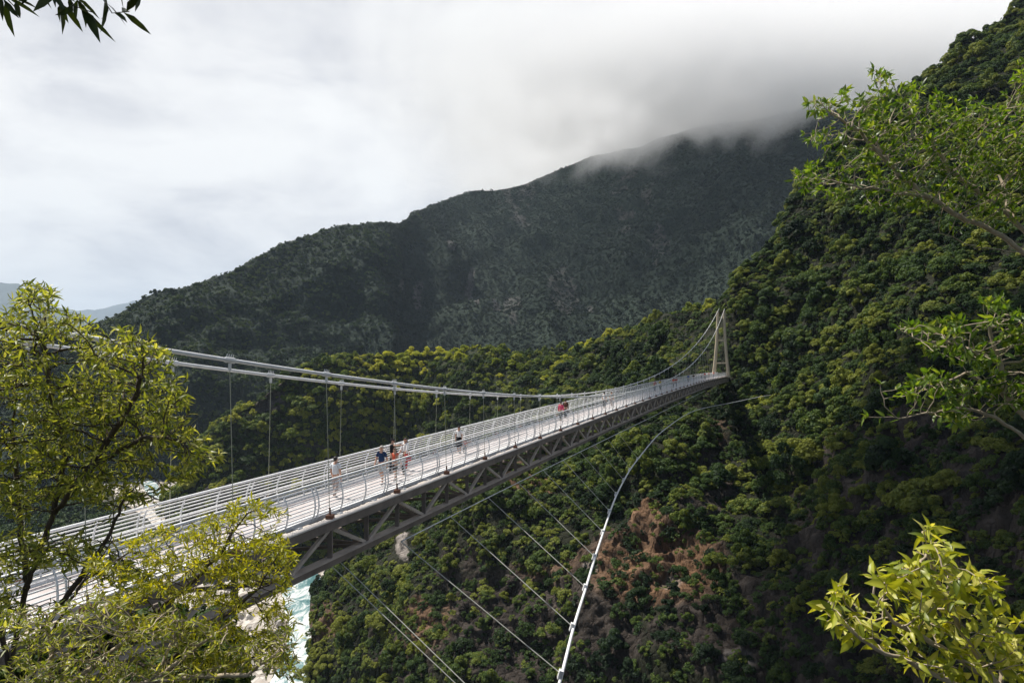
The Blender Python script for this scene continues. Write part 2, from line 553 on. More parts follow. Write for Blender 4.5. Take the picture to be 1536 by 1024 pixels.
def rock_bed_mat():
    m, nt, out = new_mat('river_gravel')
    g = N(nt, 'ShaderNodeNewGeometry')
    vo = N(nt, 'ShaderNodeTexVoronoi')
    vo.inputs['Scale'].default_value = 0.35
    nt.links.new(g.outputs['Position'], vo.inputs['Vector'])
    n = noise_tex(nt, g.outputs['Position'], 0.08, 6, .6)
    r = ramp(nt, vo.outputs['Color'], [(0.1, (0.26, 0.23, 0.2)), (0.5, (0.5, 0.46, 0.42)), (0.9, (0.72, 0.68, 0.62))])
    r2 = ramp(nt, n, [(0.35, (0.55, 0.5, 0.45)), (0.6, (1, 1, 1))])
    b = N(nt, 'ShaderNodeBsdfPrincipled')
    b.inputs['Roughness'].default_value = 0.9
    nt.links.new(mixc(nt, 1.0, r.outputs[0], r2.outputs[0], 'MULTIPLY'), b.inputs['Base Color'])
    bp = N(nt, 'ShaderNodeBump')
    bp.inputs['Distance'].default_value = 1.0
    nt.links.new(vo.outputs['Distance'], bp.inputs['Height'])
    nt.links.new(bp.outputs[0], b.inputs['Normal'])
    nt.links.new(b.outputs[0], out.inputs[0])
    return m


def water_mat():
    m, nt, out = new_mat('river_water')
    g = N(nt, 'ShaderNodeNewGeometry')
    fl = N(nt, 'ShaderNodeMapping')
    fl.inputs['Scale'].default_value = (1.0, 0.4, 1.0)
    fl.inputs['Rotation'].default_value = (0, 0, 0.25)
    nt.links.new(g.outputs['Position'], fl.inputs[0])
    n = noise_tex(nt, fl.outputs[0], 0.2, 9, .68, 0.8)
    r = ramp(nt, n, [(0.38, (0.09, 0.19, 0.20)), (0.47, (0.22, 0.34, 0.35)), (0.53, (0.66, 0.70, 0.70)), (0.65, (0.82, 0.84, 0.84))])
    b = N(nt, 'ShaderNodeBsdfPrincipled')
    b.inputs['Roughness'].default_value = 0.25
    nt.links.new(r.outputs[0], b.inputs['Base Color'])
    bp = N(nt, 'ShaderNodeBump')
    bp.inputs['Distance'].default_value = 0.5
    nt.links.new(noise_tex(nt, g.outputs['Position'], 0.6, 5, .6), bp.inputs['Height'])
    nt.links.new(bp.outputs[0], b.inputs['Normal'])
    nt.links.new(b.outputs[0], out.inputs[0])
    return m


def ribbon(name, pts, w, z, mat, bump=0.0, nw=10):
    """a strip following a centre line (x, y), w = (left, right) half widths"""
    p = np.array(pts, float)
    t = np.linspace(0, len(p) - 1, len(p) * 14)
    c = np.c_[np.interp(t, range(len(p)), p[:, 0]), np.interp(t, range(len(p)), p[:, 1])]
    for _ in range(6):
        c[1:-1] = (c[:-2] + 2 * c[1:-1] + c[2:]) / 4
    d = np.gradient(c, axis=0)
    d /= np.linalg.norm(d, axis=1, keepdims=True)
    nn = np.c_[d[:, 1], -d[:, 0]]
    ww = np.interp(t, range(len(p)), [w] * len(p) if np.isscalar(w) else w)
    V = []
    for k in np.linspace(-1, 1, nw):
        q = c + nn * (ww * k)[:, None]
        V.append(np.c_[q, np.full(len(q), z)])
    V = np.array(V)
    V[..., 2] += bump * fbm(V.reshape(-1, 3), 6.0, 4, 3.0, 0.5).reshape(V.shape[:2])
    if bump:
        V[..., :2] += (fbm(V.reshape(-1, 3), 15.0, 3, 8.0).reshape(V.shape[:2]) * 2.5)[..., None]
    R, C = V.shape[:2]
    i = np.arange((R - 1) * (C - 1))
    a = (i // (C - 1)) * C + i % (C - 1)
    return tag(mesh_obj(name, V.reshape(-1, 3), np.c_[a, a + C, a + C + 1, a + 1], mat, smooth=bump == 0), kind='structure')


ribbon('gravel_bed', [(-60, 40), (-76, 140), (-88, 210), (-106, 282), (-128, 340), (-190, 420), (-265, 500), (-292, 540), (-330, 575), (-420, 620)], [36, 36, 36, 34, 30, 24, 22, 24, 28, 30], -100.0, rock_bed_mat(), bump=1.6, nw=40)
ribbon('river', [(-45, 40), (-54, 140), (-65.5, 205), (-68, 225), (-75, 250), (-84, 278), (-96, 310), (-120, 345), (-185, 425), (-262, 500), (-287, 540), (-330, 578), (-420, 622)], [7, 7, 8, 7, 6, 9, 8, 7, 6, 5, 5, 5, 5], -98.6, water_mat())


# ------------------------------------------------------------------ forest
def leaf_cards(C, D, NR, size, r, ratio=0.55):
    """little folded leaf sprays: centres C, direction D, normal NR -> verts, quads"""
    n = len(C)
    D = D / (np.linalg.norm(D, axis=1, keepdims=True) + 1e-9)
    S = np.cross(D, NR)
    S /= (np.linalg.norm(S, axis=1, keepdims=True) + 1e-9)
    U = np.cross(S, D)
    L = size[:, None]
    wd = L * ratio
    b = C - D * L * 0.5
    t = C + D * L * 0.5 - U * L * 0.12
    l = C + S * wd * 0.5 + U * L * 0.10 * r.random((n, 1))
    q = C - S * wd * 0.5 + U * L * 0.10 * r.random((n, 1))
    V = np.stack([b, q, t, l], 1).reshape(-1, 3)
    Fq = np.arange(4 * n).reshape(n, 4)
    return V, Fq


def crown_mesh(name, seed, nl, leaves, lsize, flat, mat, spread=0.62):
    """crown of unit radius: a lumpy pile of leafy lobes with gaps between them"""
    r = np.random.default_rng(seed)
    cs, rs = [], []
    for i in range(nl):
        a = r.random() * 2 * math.pi
        q = math.sqrt(r.random()) * spread
        h = (0.02 + 0.98 * (1 - (q / spread) ** 1.6 * 0.9)) * (0.55 + 0.45 * r.random())
        cs.append((q * math.cos(a) * 1.15, q * math.sin(a) * 1.15, h * flat))
        rs.append(0.13 + 0.22 * r.random())
    cs, rs = np.array(cs), np.array(rs)
    k = r.choice(nl, leaves, p=rs ** 2 / (rs ** 2).sum())
    d = r.normal(size=(leaves, 3))
    d /= np.linalg.norm(d, axis=1, keepdims=True)
    d[:, 2] = np.where(d[:, 2] < -0.45, -d[:, 2], d[:, 2])
    C = cs[k] + d * rs[k][:, None] * np.array([1, 1, 0.72]) * (0.82 + 0.3 * r.random((leaves, 1)))
    nr = d + r.normal(size=(leaves, 3)) * 0.45 + np.array([0, 0, 0.35])
    dd = np.cross(nr, r.normal(size=(leaves, 3)))
    V, Fq = leaf_cards(C, dd, nr, lsize * (0.6 + 0.8 * r.random(leaves)), r, 0.7)
    lobe_t = r.random(nl)
    tint = np.repeat(np.clip(0.5 * lobe_t[k] + 0.5 * r.random(leaves), 0, 1), 4)
    me = bpy.data.meshes.new(name)
    me.vertices.add(len(V))
    me.vertices.foreach_set('co', V.astype(np.float32).ravel())
    me.loops.add(Fq.size)
    me.loops.foreach_set('vertex_index', Fq.astype(np.int32).ravel())
    me.polygons.add(len(Fq))
    me.polygons.foreach_set('loop_start', np.arange(0, Fq.size, 4, dtype=np.int32))
    me.update(calc_edges=True)
    a = me.attributes.new('tint', 'FLOAT', 'POINT')
    a.data.foreach_set('value', tint.astype(np.float32))
    me.materials.append(mat)
    return me


GREENS = [(0.012, 0.028, 0.010), (0.026, 0.054, 0.013), (0.048, 0.086, 0.017), (0.092, 0.132, 0.022), (0.19, 0.21, 0.032)]
M_forest = leaf_mat('forest_leaves', GREENS, 0.30, (1.5, 1.5, 0.6), 0.6, loc_scale=0.018, spec=0.2)
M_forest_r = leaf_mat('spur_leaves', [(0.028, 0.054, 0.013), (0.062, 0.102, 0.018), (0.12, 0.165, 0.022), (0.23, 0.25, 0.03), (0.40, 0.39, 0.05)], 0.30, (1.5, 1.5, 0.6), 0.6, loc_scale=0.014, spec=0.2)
M_forest_shade_tint = leaf_mat('shade_tinted_leaves', [(0.008, 0.017, 0.012), (0.012, 0.024, 0.015), (0.019, 0.034, 0.019), (0.030, 0.046, 0.023)], 0.2, (1.3, 1.4, 0.7), 0.65, loc_scale=0.006, spec=0.15)  # cloud shade on the far wall put into a darker, cooler leaf colour
M_forest_m = leaf_mat('mountain_leaves', [(0.013, 0.030, 0.014), (0.024, 0.048, 0.018), (0.042, 0.072, 0.022), (0.075, 0.105, 0.027)], 0.2, (1.3, 1.4, 0.7), 0.65, loc_scale=0.006, spec=0.15)
M_bark = simple_mat('forest_bark', (0.11, 0.09, 0.07), 0.9, var=0.2, scale=2, bump=0.4)

KINDS = [('round', 11, 20, 0.85), ('flat', 12, 24, 0.55), ('tall', 13, 17, 1.3), ('broken', 14, 11, 0.9), ('wide', 15, 30, 0.66)]
near_meshes = [crown_mesh('crown', sd, nl, 2600, 0.125, fl, M_forest, 0.72) for _, sd, nl, fl in KINDS]
ridge_meshes = [crown_mesh('crown', sd + 20, nl, 800, 0.20, fl, M_forest_r, 0.72) for _, sd, nl, fl in KINDS]
shrub_meshes = [crown_mesh('crown', sd + 60, nl, 420, 0.24, fl, M_forest, 0.8) for _, sd, nl, fl in KINDS]
mount_meshes = [crown_mesh('crown', sd + 40, max(6, nl // 2), 260, 0.30, fl * 1.15, M_forest_m, 0.7) for _, sd, nl, fl in KINDS]


def trunk_mesh():
    mb = MB()
    mb.tube([(0, 0, -0.9), (0.03, 0.01, -0.3), (0, 0.03, 0.35)], [0.055, 0.042, 0.025], 6)
    for a in range(4):
        t = a * 1.7
        mb.tube([(0, 0.02, 0.0 + a * 0.06), (0.3 * math.cos(t), 0.3 * math.sin(t), 0.35 + a * 0.05)], [0.022, 0.009], 4)
    me = bpy.data.meshes.new('trunk')
    me.from_pydata(mb.v, [], mb.f)
    me.materials.append(M_bark)
    return me


trunk_me = trunk_mesh()


def stuff_forest(name, pts, rot, scl, idx, meshes):
    """one wood: many crowns on one object through geometry nodes"""
    me = bpy.data.meshes.new(name)
    me.vertices.add(len(pts))
    me.vertices.foreach_set('co', np.asarray(pts, np.float32).ravel())
    for nm, typ, dat in (('rot', 'FLOAT_VECTOR', rot), ('scl', 'FLOAT_VECTOR', scl)):
        a = me.attributes.new(nm, typ, 'POINT')
        a.data.foreach_set('vector', np.asarray(dat, np.float32).ravel())
    a = me.attributes.new('idx', 'INT', 'POINT')
    a.data.foreach_set('value', np.asarray(idx, np.int32))
    me.update()
    o = bpy.data.objects.new(name, me)
    COL.objects.link(o)
    o['kind'] = 'stuff'
    ng = bpy.data.node_groups.new(name, 'GeometryNodeTree')
    ng.interface.new_socket('Geometry', in_out='INPUT', socket_type='NodeSocketGeometry')
    ng.interface.new_socket('Geometry', in_out='OUTPUT', socket_type='NodeSocketGeometry')
    gi, go = ng.nodes.new('NodeGroupInput'), ng.nodes.new('NodeGroupOutput')
    g2i = ng.nodes.new('GeometryNodeGeometryToInstance')
    for m in reversed(meshes):
        src = bpy.data.objects.new('tree_crown', m)
        oi = ng.nodes.new('GeometryNodeObjectInfo')
        oi.inputs['Object'].default_value = src
        ng.links.new(oi.outputs['Geometry'], g2i.inputs[0])
    iop = ng.nodes.new('GeometryNodeInstanceOnPoints')
    ng.links.new(gi.outputs[0], iop.inputs['Points'])
    ng.links.new(g2i.outputs[0], iop.inputs['Instance'])
    iop.inputs['Pick Instance'].default_value = True
    for nm, dt, sock in (('rot', 'FLOAT_VECTOR', 'Rotation'), ('scl', 'FLOAT_VECTOR', 'Scale'), ('idx', 'INT', 'Instance Index')):
        na = ng.nodes.new('GeometryNodeInputNamedAttribute')
        na.data_type = dt
        na.inputs[0].default_value = nm
        ng.links.new(na.outputs[0], iop.inputs[sock])
    ng.links.new(iop.outputs[0], go.inputs[0])
    md = o.modifiers.new('wood', 'NODES')
    md.node_group = ng
    return o


def rots(Nn, r, tilt=0.45):
    """lean outwards from steep ground, random spin"""
    out = np.zeros((len(Nn), 3))
    for i, n in enumerate(Nn):
        up = Vector((n[0] * tilt, n[1] * tilt, n[2] * tilt + (1 - tilt))).normalized()
        q = Vector((0, 0, 1)).rotation_difference(up) @ Matrix.Rotation(r.random() * 6.283, 3, 'Z').to_quaternion()
        out[i] = q.to_euler()
    return out


r1 = np.random.default_rng(3)
# right canyon side: large trees above, shrubs on the rock
def keep_right(px, py, rk, P, Nn, r):
    steep = np.clip((Nn[:, 2] - 0.05) / 0.3, 0, 1)
    return np.clip(1.0 - rk * 1.1, 0.0, 1) * (np.hypot((px - 600) / 22, (py - 818) / 34) > 1) * (0.35 + 0.65 * steep)


big_p, big_n, big_px, big_py, big_rk = S_right.scatter(4.1, keep_right, 5)
big_s = (1.9 + 3.6 * r1.random(len(big_p)) ** 2.2) * np.where(big_py > 760, 0.72, 1.0) * np.where((big_px < 760), 1.0, 1.0)
on_track = (np.abs(big_px - 600) < 24) & (big_py > 770) & (big_py < 850)
near_tower = (np.abs(big_px - 1076) < 26) & (big_py > 470) & (big_py < 572)
under_deck = (big_px < 1090) & (big_py < 500 + (1085 - big_px) * 0.05 + 100) & (big_px > 1000) & (big_py < 610)
SCP = np.array([W(*q) for q in ((845, 1011, 27.4), (905, 798, 46), (945, 704, 68.5), (988, 650.5, 88), (1020, 626, 112), (1042, 615, 130), (1070, 608.7, 150), (1080, 607, 158), (1092, 605, 166), (1115, 600, 178), (1141, 594.5, 190))])
_d = np.min(np.linalg.norm(big_p[:, None] + np.array([0, 0, 2.0]) - SCP[None], axis=2), axis=1)
near_cable = (_d < 7.5) | ((np.abs(big_py - np.interp(big_px, [1000, 1042, 1092, 1141], [645, 615, 605, 594])) < 16) & (big_px > 1000) & (big_px < 1135) & (big_p[:, 1] < 190))
ok = ~(on_track | near_tower | under_deck | near_cable)
big_p, big_n, big_px, big_py, big_s = big_p[ok], big_n[ok], big_px[ok], big_py[ok], big_s[ok]
show = big_s / big_p[:, 1]
vis = (big_px > 440) & (big_px < 1530) & (big_py < 1015) & (big_py > 5)
order = np.argsort(-np.where(vis, show, 0))
# stand each tree against its own stretch of the slope, and describe it by kind and stretch
LOOK = {0: 'round-crowned broadleaf tree', 1: 'flat-topped broadleaf tree', 2: 'tall narrow-crowned tree', 3: 'thin ragged-crowned tree', 4: 'wide spreading broadleaf tree'}


def stretch(px, py):
    if px < 760: return 'on the low spur under the bridge truss' if py < 900 else 'above the river bend below the bridge'
    if py < 300: return 'on the high slope near the cloud'
    if py < 480: return 'on the forested slope above the bridge tower'
    if px < 1000: return 'on the broken rock left of the tan cliff patch' if py > 760 else 'on the slope below the far deck end'
    if py < 660: return 'on the slope right of the bridge tower'
    return 'on the dark cliff face right of the tan rock'


n_ind = min(260, len(order))
ind = order[:n_ind]
rot_big = rots(big_n, r1, 0.35)
idx_big = r1.integers(0, 5, len(big_p))
zs = 0.75 + 0.6 * r1.random(len(big_p))
for i in ind:
    k = int(idx_big[i])
    lab = f'{LOOK[k]} {stretch(big_px[i], big_py[i])}'
    t = bpy.data.objects.new('hillside_tree', None)
    COL.objects.link(t)
    t.location = big_p[i] + np.array([0, 0, big_s[i] * 0.12])
    t.rotation_euler = rot_big[i]
    t.scale = (big_s[i], big_s[i], big_s[i] * zs[i])
    tag(t, lab, 'tree', f'{LOOK[k]}s {stretch(big_px[i], big_py[i])}')
    for nm, m in (('trunk', trunk_me), ('crown', near_meshes[k])):
        c = bpy.data.objects.new(nm, m)
        COL.objects.link(c)
        c.parent = t
rest = np.setdiff1d(np.arange(len(big_p)), ind)
stuff_forest('hillside_woods', big_p[rest] + np.c_[0 * rest, 0 * rest, big_s[rest] * 0.12], rot_big[rest], np.c_[big_s[rest], big_s[rest], big_s[rest] * zs[rest]], idx_big[rest], near_meshes)


def keep_shrub(px, py, rk, P, Nn, r):
    n = fbm(P, 9.0, 3, 6.0)
    return np.clip(0.82 - rk * 0.70 + n * 1.0, 0.015, 0.95) * (np.hypot((px - 600) / 19, (py - 818) / 31) > 1)


sp, sn, spx, spy, srk = S_right.scatter(1.75, keep_shrub, 8)
ss = 0.7 + 1.5 * r1.random(len(sp)) ** 2
stuff_forest('cliff_undergrowth', sp, rots(sn, r1, 0.6), np.c_[ss, ss, ss * 0.8], r1.integers(0, 5, len(sp)), shrub_meshes)

rp, rn, rpx, rpy, rrk = S_ridge.scatter(4.6, lambda px, py, rk, P, Nn, r: np.clip(1 - rk * 1.3, 0.05, 1), 15)
rs_ = 2.2 + 3.4 * r1.random(len(rp)) ** 2
M_sun_tint = leaf_mat('sun_tinted_leaves', [(0.10, 0.135, 0.015), (0.20, 0.24, 0.022), (0.34, 0.36, 0.03), (0.48, 0.46, 0.05)], 0.35, (1.5, 1.5, 0.5), 0.6, loc_scale=0.03, spec=0.2)  # sunlight on the crest painted as a brighter, yellower leaf colour
sun_tinted_meshes = [crown_mesh('crown', sd + 80, nl, 800, 0.19, fl, M_sun_tint, 0.72) for _, sd, nl, fl in KINDS]
_rr = rots(rn, r1, 0.35)
_ri = r1.integers(0, 5, len(rp))
_rz = rs_ * (0.7 + 0.6 * r1.random(len(rp)))
_sun_tinted = (np.minimum(np.hypot((rpx - 640) / 95, (rpy - 530) / 22), np.minimum(np.hypot((rpx - 872) / 42, (rpy - 530) / 20), np.hypot((rpx - 760) / 60, (rpy - 560) / 14))) + 0.5 * fbm(rp, 25.0, 3, 17.0)) < 0.95  # ridge crowns that get the painted sunlight
for nm_, sel_, ms3 in (('ridge_woods', ~_sun_tinted, ridge_meshes), ('sun_tinted_woods', _sun_tinted, sun_tinted_meshes)):
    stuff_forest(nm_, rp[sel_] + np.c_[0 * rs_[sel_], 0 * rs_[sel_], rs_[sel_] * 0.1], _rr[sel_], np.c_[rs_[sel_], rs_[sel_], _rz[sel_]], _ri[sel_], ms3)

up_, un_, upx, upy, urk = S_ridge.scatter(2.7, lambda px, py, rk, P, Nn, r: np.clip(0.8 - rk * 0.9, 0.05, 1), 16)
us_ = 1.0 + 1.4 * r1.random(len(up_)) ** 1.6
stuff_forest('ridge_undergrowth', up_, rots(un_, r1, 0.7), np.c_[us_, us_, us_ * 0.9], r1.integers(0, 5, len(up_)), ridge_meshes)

mp_, mn_, mpx, mpy, mrk = S_mount.scatter(5.2, lambda px, py, rk, P, Nn, r: np.clip(1 - rk * 1.2, 0.0, 1), 25)
ms_ = (2.8 + 2.8 * r1.random(len(mp_)) ** 1.8) * np.where(mpx < 560, 1.0, 0.82)
_rot = rots(mn_, r1, 0.3)
_idx = r1.integers(0, 5, len(mp_))
_zs = 0.8 + 0.6 * r1.random(len(mp_))
shade_tinted_meshes = [crown_mesh('crown', sd + 40, max(6, nl // 2), 260, 0.30, fl * 1.15, M_forest_shade_tint, 0.7) for _, sd, nl, fl in KINDS]  # same crowns as on the spur, with cloud shade painted into the leaves
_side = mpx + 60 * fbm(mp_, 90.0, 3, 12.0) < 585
for nm_, sel_, ms3 in (('spur_woods', _side, mount_meshes), ('mountain_woods', ~_side, shade_tinted_meshes)):
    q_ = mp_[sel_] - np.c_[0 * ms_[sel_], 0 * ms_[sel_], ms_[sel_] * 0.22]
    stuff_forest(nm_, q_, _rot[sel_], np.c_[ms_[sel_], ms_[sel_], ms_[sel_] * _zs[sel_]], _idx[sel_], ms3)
print('trees', len(big_p), len(sp), len(rp), len(mp_))

# brush on the near bank below the deck, and woods on the canyon floor beside the river
bx, by = r1.uniform(-34, -3.5, 2600), r1.uniform(4.5, 44, 2600)
bz = zbank(bx, by)
okb = (bz > -40) & (bx < -0.40 * by - 0.5) & ~((bx > -7.5) & (by < 9))
bP = np.c_[bx, by, bz][okb]
bs = 0.5 + 0.75 * r1.random(len(bP)) ** 1.6
stuff_forest('bank_undergrowth', bP, rots(np.tile([0, 0, 1.0], (len(bP), 1)), r1, 0.2), np.c_[bs, bs, bs * 0.9], r1.integers(0, 5, len(bP)), shrub_meshes)
RIVER_PTS = np.array([(-60, 40), (-76, 140), (-88, 210), (-106, 282), (-128, 340), (-190, 420), (-265, 500), (-292, 540), (-330, 575), (-420, 620)], float)
vx, vy = r1.uniform(-760, -60, 9000), r1.uniform(60, 720, 9000)
tt = np.linspace(0, 9, 200)
rc = np.c_[np.interp(tt, range(10), RIVER_PTS[:, 0]), np.interp(tt, range(10), RIVER_PTS[:, 1])]
dr_ = np.min(np.hypot(vx[:, None] - rc[None, :, 0], vy[:, None] - rc[None, :, 1]), axis=1)
okv = (dr_ > 40) & ((dr_ < 120) | (r1.random(9000) < 0.6))
vP = np.c_[vx, vy, np.full(9000, -100.0)][okv]
vs_ = 4.0 + 3.5 * r1.random(len(vP))
stuff_forest('valley_woods', vP, rots(np.tile([0, 0, 1.0], (len(vP), 1)), r1, 0.2), np.c_[vs_, vs_, vs_ * 1.1], r1.integers(0, 5, len(vP)), mount_meshes)

# boulders along the river
def boulder_mesh(seed):
    bm = bmesh.new()
    bmesh.ops.create_icosphere(bm, subdivisions=2, radius=1.0)
    for v in bm.verts:
        v.co *= 0.8 + 0.35 * mnoise.fractal(v.co * 1.3 + Vector((seed, seed, 0)), 1.0, 2.0, 3)
        v.co.z *= 0.7
    me = bpy.data.meshes.new('boulder')
    bm.to_mesh(me)
    bm.free()
    me.materials.append(M_boulder)
    return me


M_boulder = simple_mat('boulder_stone', (0.50, 0.47, 0.43), 0.9, var=0.2, scale=0.8, bump=0.3)
k_ = r1.integers(0, 199, 900)
off = r1.normal(size=(900, 2)) * 14
qB = np.c_[rc[k_] + off, np.full(900, -99.6)]
sB = 0.6 + 2.6 * r1.random(900) ** 4
stuff_forest('river_boulders', qB, np.c_[r1.random(900), r1.random(900), r1.random(900) * 6], np.c_[sB, sB * (0.7 + 0.5 * r1.random(900)), sB], r1.integers(0, 5, 900), [boulder_mesh(s * 3.1) for s in range(5)])


# ------------------------------------------------------------------ suspension bridge
M_white = simple_mat('white_paint', (0.88, 0.88, 0.88), 0.4, var=0.09, scale=1.7, spec=0.5)
M_galv = simple_mat('galvanised_steel', (0.76, 0.76, 0.76), 0.42, 0.1, var=0.1, scale=2.5)
M_deck = simple_mat('deck_plank', (0.49, 0.45, 0.45), 0.75, var=0.12, scale=1.2, col2=(0.40, 0.345, 0.335))
M_kerb = simple_mat('kerb_paint', (0.68, 0.68, 0.69), 0.55, var=0.1, scale=1.1)
M_steel = simple_mat('weathered_steel', (0.25, 0.205, 0.175), 0.7, 0.0, var=0.2, scale=1.3, col2=(0.13, 0.105, 0.092))
M_chord = simple_mat('chord_top', (0.78, 0.71, 0.65), 0.6, var=0.12, scale=1.0)
M_diag = simple_mat('grey_brown_steel', (0.55, 0.47, 0.40), 0.6, var=0.15, scale=2.0)
M_tan = simple_mat('tan_concrete', (0.60, 0.49, 0.35), 0.8, var=0.1, scale=0.35, bump=0.15)
M_rust = simple_mat('rusty_block', (0.22, 0.10, 0.06), 0.8, var=0.2, scale=5)
M_hang = simple_mat('hanger_wire', (0.42, 0.42, 0.31), 0.5, 0.2, var=0.1, scale=2)

A0, KX = -18.6, 0.393
UY, UX = 1 / math.hypot(1, KX), KX / math.hypot(1, KX)


def BP(Y, d, z):
    """bridge station Y, offset d to the right of the centre line"""
    return Vector((A0 + KX * Y + d * UY, Y - d * UX, z))


def zc(Y): return -5.10 - 0.00009 * (Y - 125.0) ** 2
def zcab(Y): return -3.8 + (0.00107 if Y < 80.6 else 0.00105) * (Y - 80.6) ** 2
def dcab(Y): return 1.78 - 0.9 * ((Y - 80) / 135.0) ** 2


Y0, Y1 = -12.0, 219.0
DY = 2.21
HY = [25.93 + 4.42 * k for k in range(-8, 44) if Y0 < 25.93 + 4.42 * k < Y1 - 2]     # hanger stations
PY = [25.93 + DY * k for k in range(-17, 88) if Y0 <= 25.93 + DY * k <= Y1 - 1]
FINE = np.linspace(Y0, Y1, 90)
bridge = empty('suspension_bridge', BP(-12, 0, zc(-12)), 'long white-railed pedestrian suspension bridge on a dark steel truss crossing the gorge', 'bridge')
bridge.location = (0, 0, 0)


def parts(name, builders, mat, parent, kind_limit=100):
    """each builder is (distance, function filling an MB): the nearest become parts of their own, the rest one part"""
    builders = sorted(builders, key=lambda b: abs(b[0] - 26))
    out = []
    for dist, fn in builders[:kind_limit]:
        mb = MB()
        fn(mb)
        out.append(mb.build(name, mat, parent))
    if len(builders) > kind_limit:
        mb = MB()
        for dist, fn in builders[kind_limit:]:
            fn(mb)
        tag(mb.build(name, mat, parent), kind='stuff')
    return out


def sweep(prof, d0=0.0, ys=FINE, zf=zc):
    """box profile (d, dz) corners swept along the bridge"""
    mb = MB()
    n = len(prof)
    vs = [BP(y, d0 + d, zf(y) + dz) for y in ys for d, dz in prof]
    fs = [(i * n + k, i * n + (k + 1) % n, (i + 1) * n + (k + 1) % n, (i + 1) * n + k) for i in range(len(ys) - 1) for k in range(n)]
    fs += [tuple(range(n))[::-1], tuple(range((len(ys) - 1) * n, len(ys) * n))]
    mb.add(vs, fs)
    return mb


def rect(w, h, z0=0.0): return [(-w / 2, z0 - h), (w / 2, z0 - h), (w / 2, z0), (-w / 2, z0)]


# deck: planks between painted kerbs
dk = sweep(rect(2.18, 0.10, 0.10)).build('deck', M_deck, bridge)
# plank joints: long strips with shallow gaps
for d in (-1.27, 1.27):
    sweep(rect(0.34, 0.16, 0.15), d).build('kerb', M_kerb, bridge)
for d in (-0.62, 0.62):
    sweep(rect(0.10, 0.02, 0.116), d).build('deck_strip', M_kerb, bridge)
parts('floor_beam', [(y, lambda mb, y=y: mb.beam(BP(y, -1.72, zc(y) - 0.13), BP(y, 1.72, zc(y) - 0.13), 0.16, 0.22)) for y in PY], M_steel, bridge)
parts('bracket', [(y, lambda mb, y=y, s=s: mb.beam(BP(y + 0.75, s * 1.46, zc(y) + 0.02), BP(y + 0.75, s * 1.72, zc(y) + 0.085), 0.22, 0.05)) for y in PY for s in (1,) if y < 130], M_white, bridge)
for s in (-1, 1):
    up = sweep(rect(0.26, 0.34, 0.0), s * 1.84).build('upper_chord', M_steel, bridge)
    sweep(rect(0.36, 0.05, 0.053), s * 1.85).build('chord_plate', M_chord, up)
    lo = sweep(rect(0.30, 0.26, -1.42), s * 1.80).build('lower_chord', M_steel, bridge)
    sweep(rect(0.44, 0.03, -1.388), s * 1.83).build('chord_plate', M_diag, lo)
parts('truss_post', [(y + (0 if s > 0 else 40), lambda mb, y=y, s=s: mb.beam(BP(y, s * 1.80, zc(y) - 0.34), BP(y, s * 1.80, zc(y) - 1.41), 0.15, 0.17, (1, 0, 0))) for y in PY for s in (1, -1)], M_steel, bridge)


def diag(mb, i, s):
    ya, yb = PY[i], PY[i + 1]
    k = round((ya - 25.93) / DY)
    if k % 2 == 0:   # falls away from the hanger post
        a, b = (ya + 0.12, -0.36), (yb - 0.12, -1.40)
    else:
        a, b = (ya + 0.12, -1.40), (yb - 0.12, -0.36)
    mb.beam(BP(a[0], s * 1.80, zc(a[0]) + a[1]), BP(b[0], s * 1.80, zc(b[0]) + b[1]), 0.13, 0.13)


parts('truss_diagonal', [(PY[i] + (0 if s > 0 else 40), lambda mb, i=i, s=s: diag(mb, i, s)) for i in range(len(PY) - 1) for s in (1, -1)], M_diag, bridge)
parts('cross_brace', [(PY[i], lambda mb, i=i: mb.beam(BP(PY[i], -1.62 * (1 if i % 2 else -1), zc(PY[i]) - 1.55), BP(PY[i + 1], 1.62 * (1 if i % 2 else -1), zc(PY[i + 1]) - 1.55), 0.14, 0.12)) for i in range(len(PY) - 1)], M_steel, bridge)
parts('cross_strut', [(y, lambda mb, y=y: mb.beam(BP(y, -1.64, zc(y) - 1.56), BP(y, 1.64, zc(y) - 1.56), 0.14, 0.14)) for y in PY[::2]], M_steel, bridge)

# railings: bowed posts and ten tubes a side
RT = [(0.0, 0.0), (0.10, 0.25), (0.15, 0.52), (0.13, 0.80), (0.05, 1.05), (-0.06, 1.22)]      # (outward, up)


def bow(h):
    return float(np.interp(h, [q[1] for q in RT], [q[0] for q in RT]))


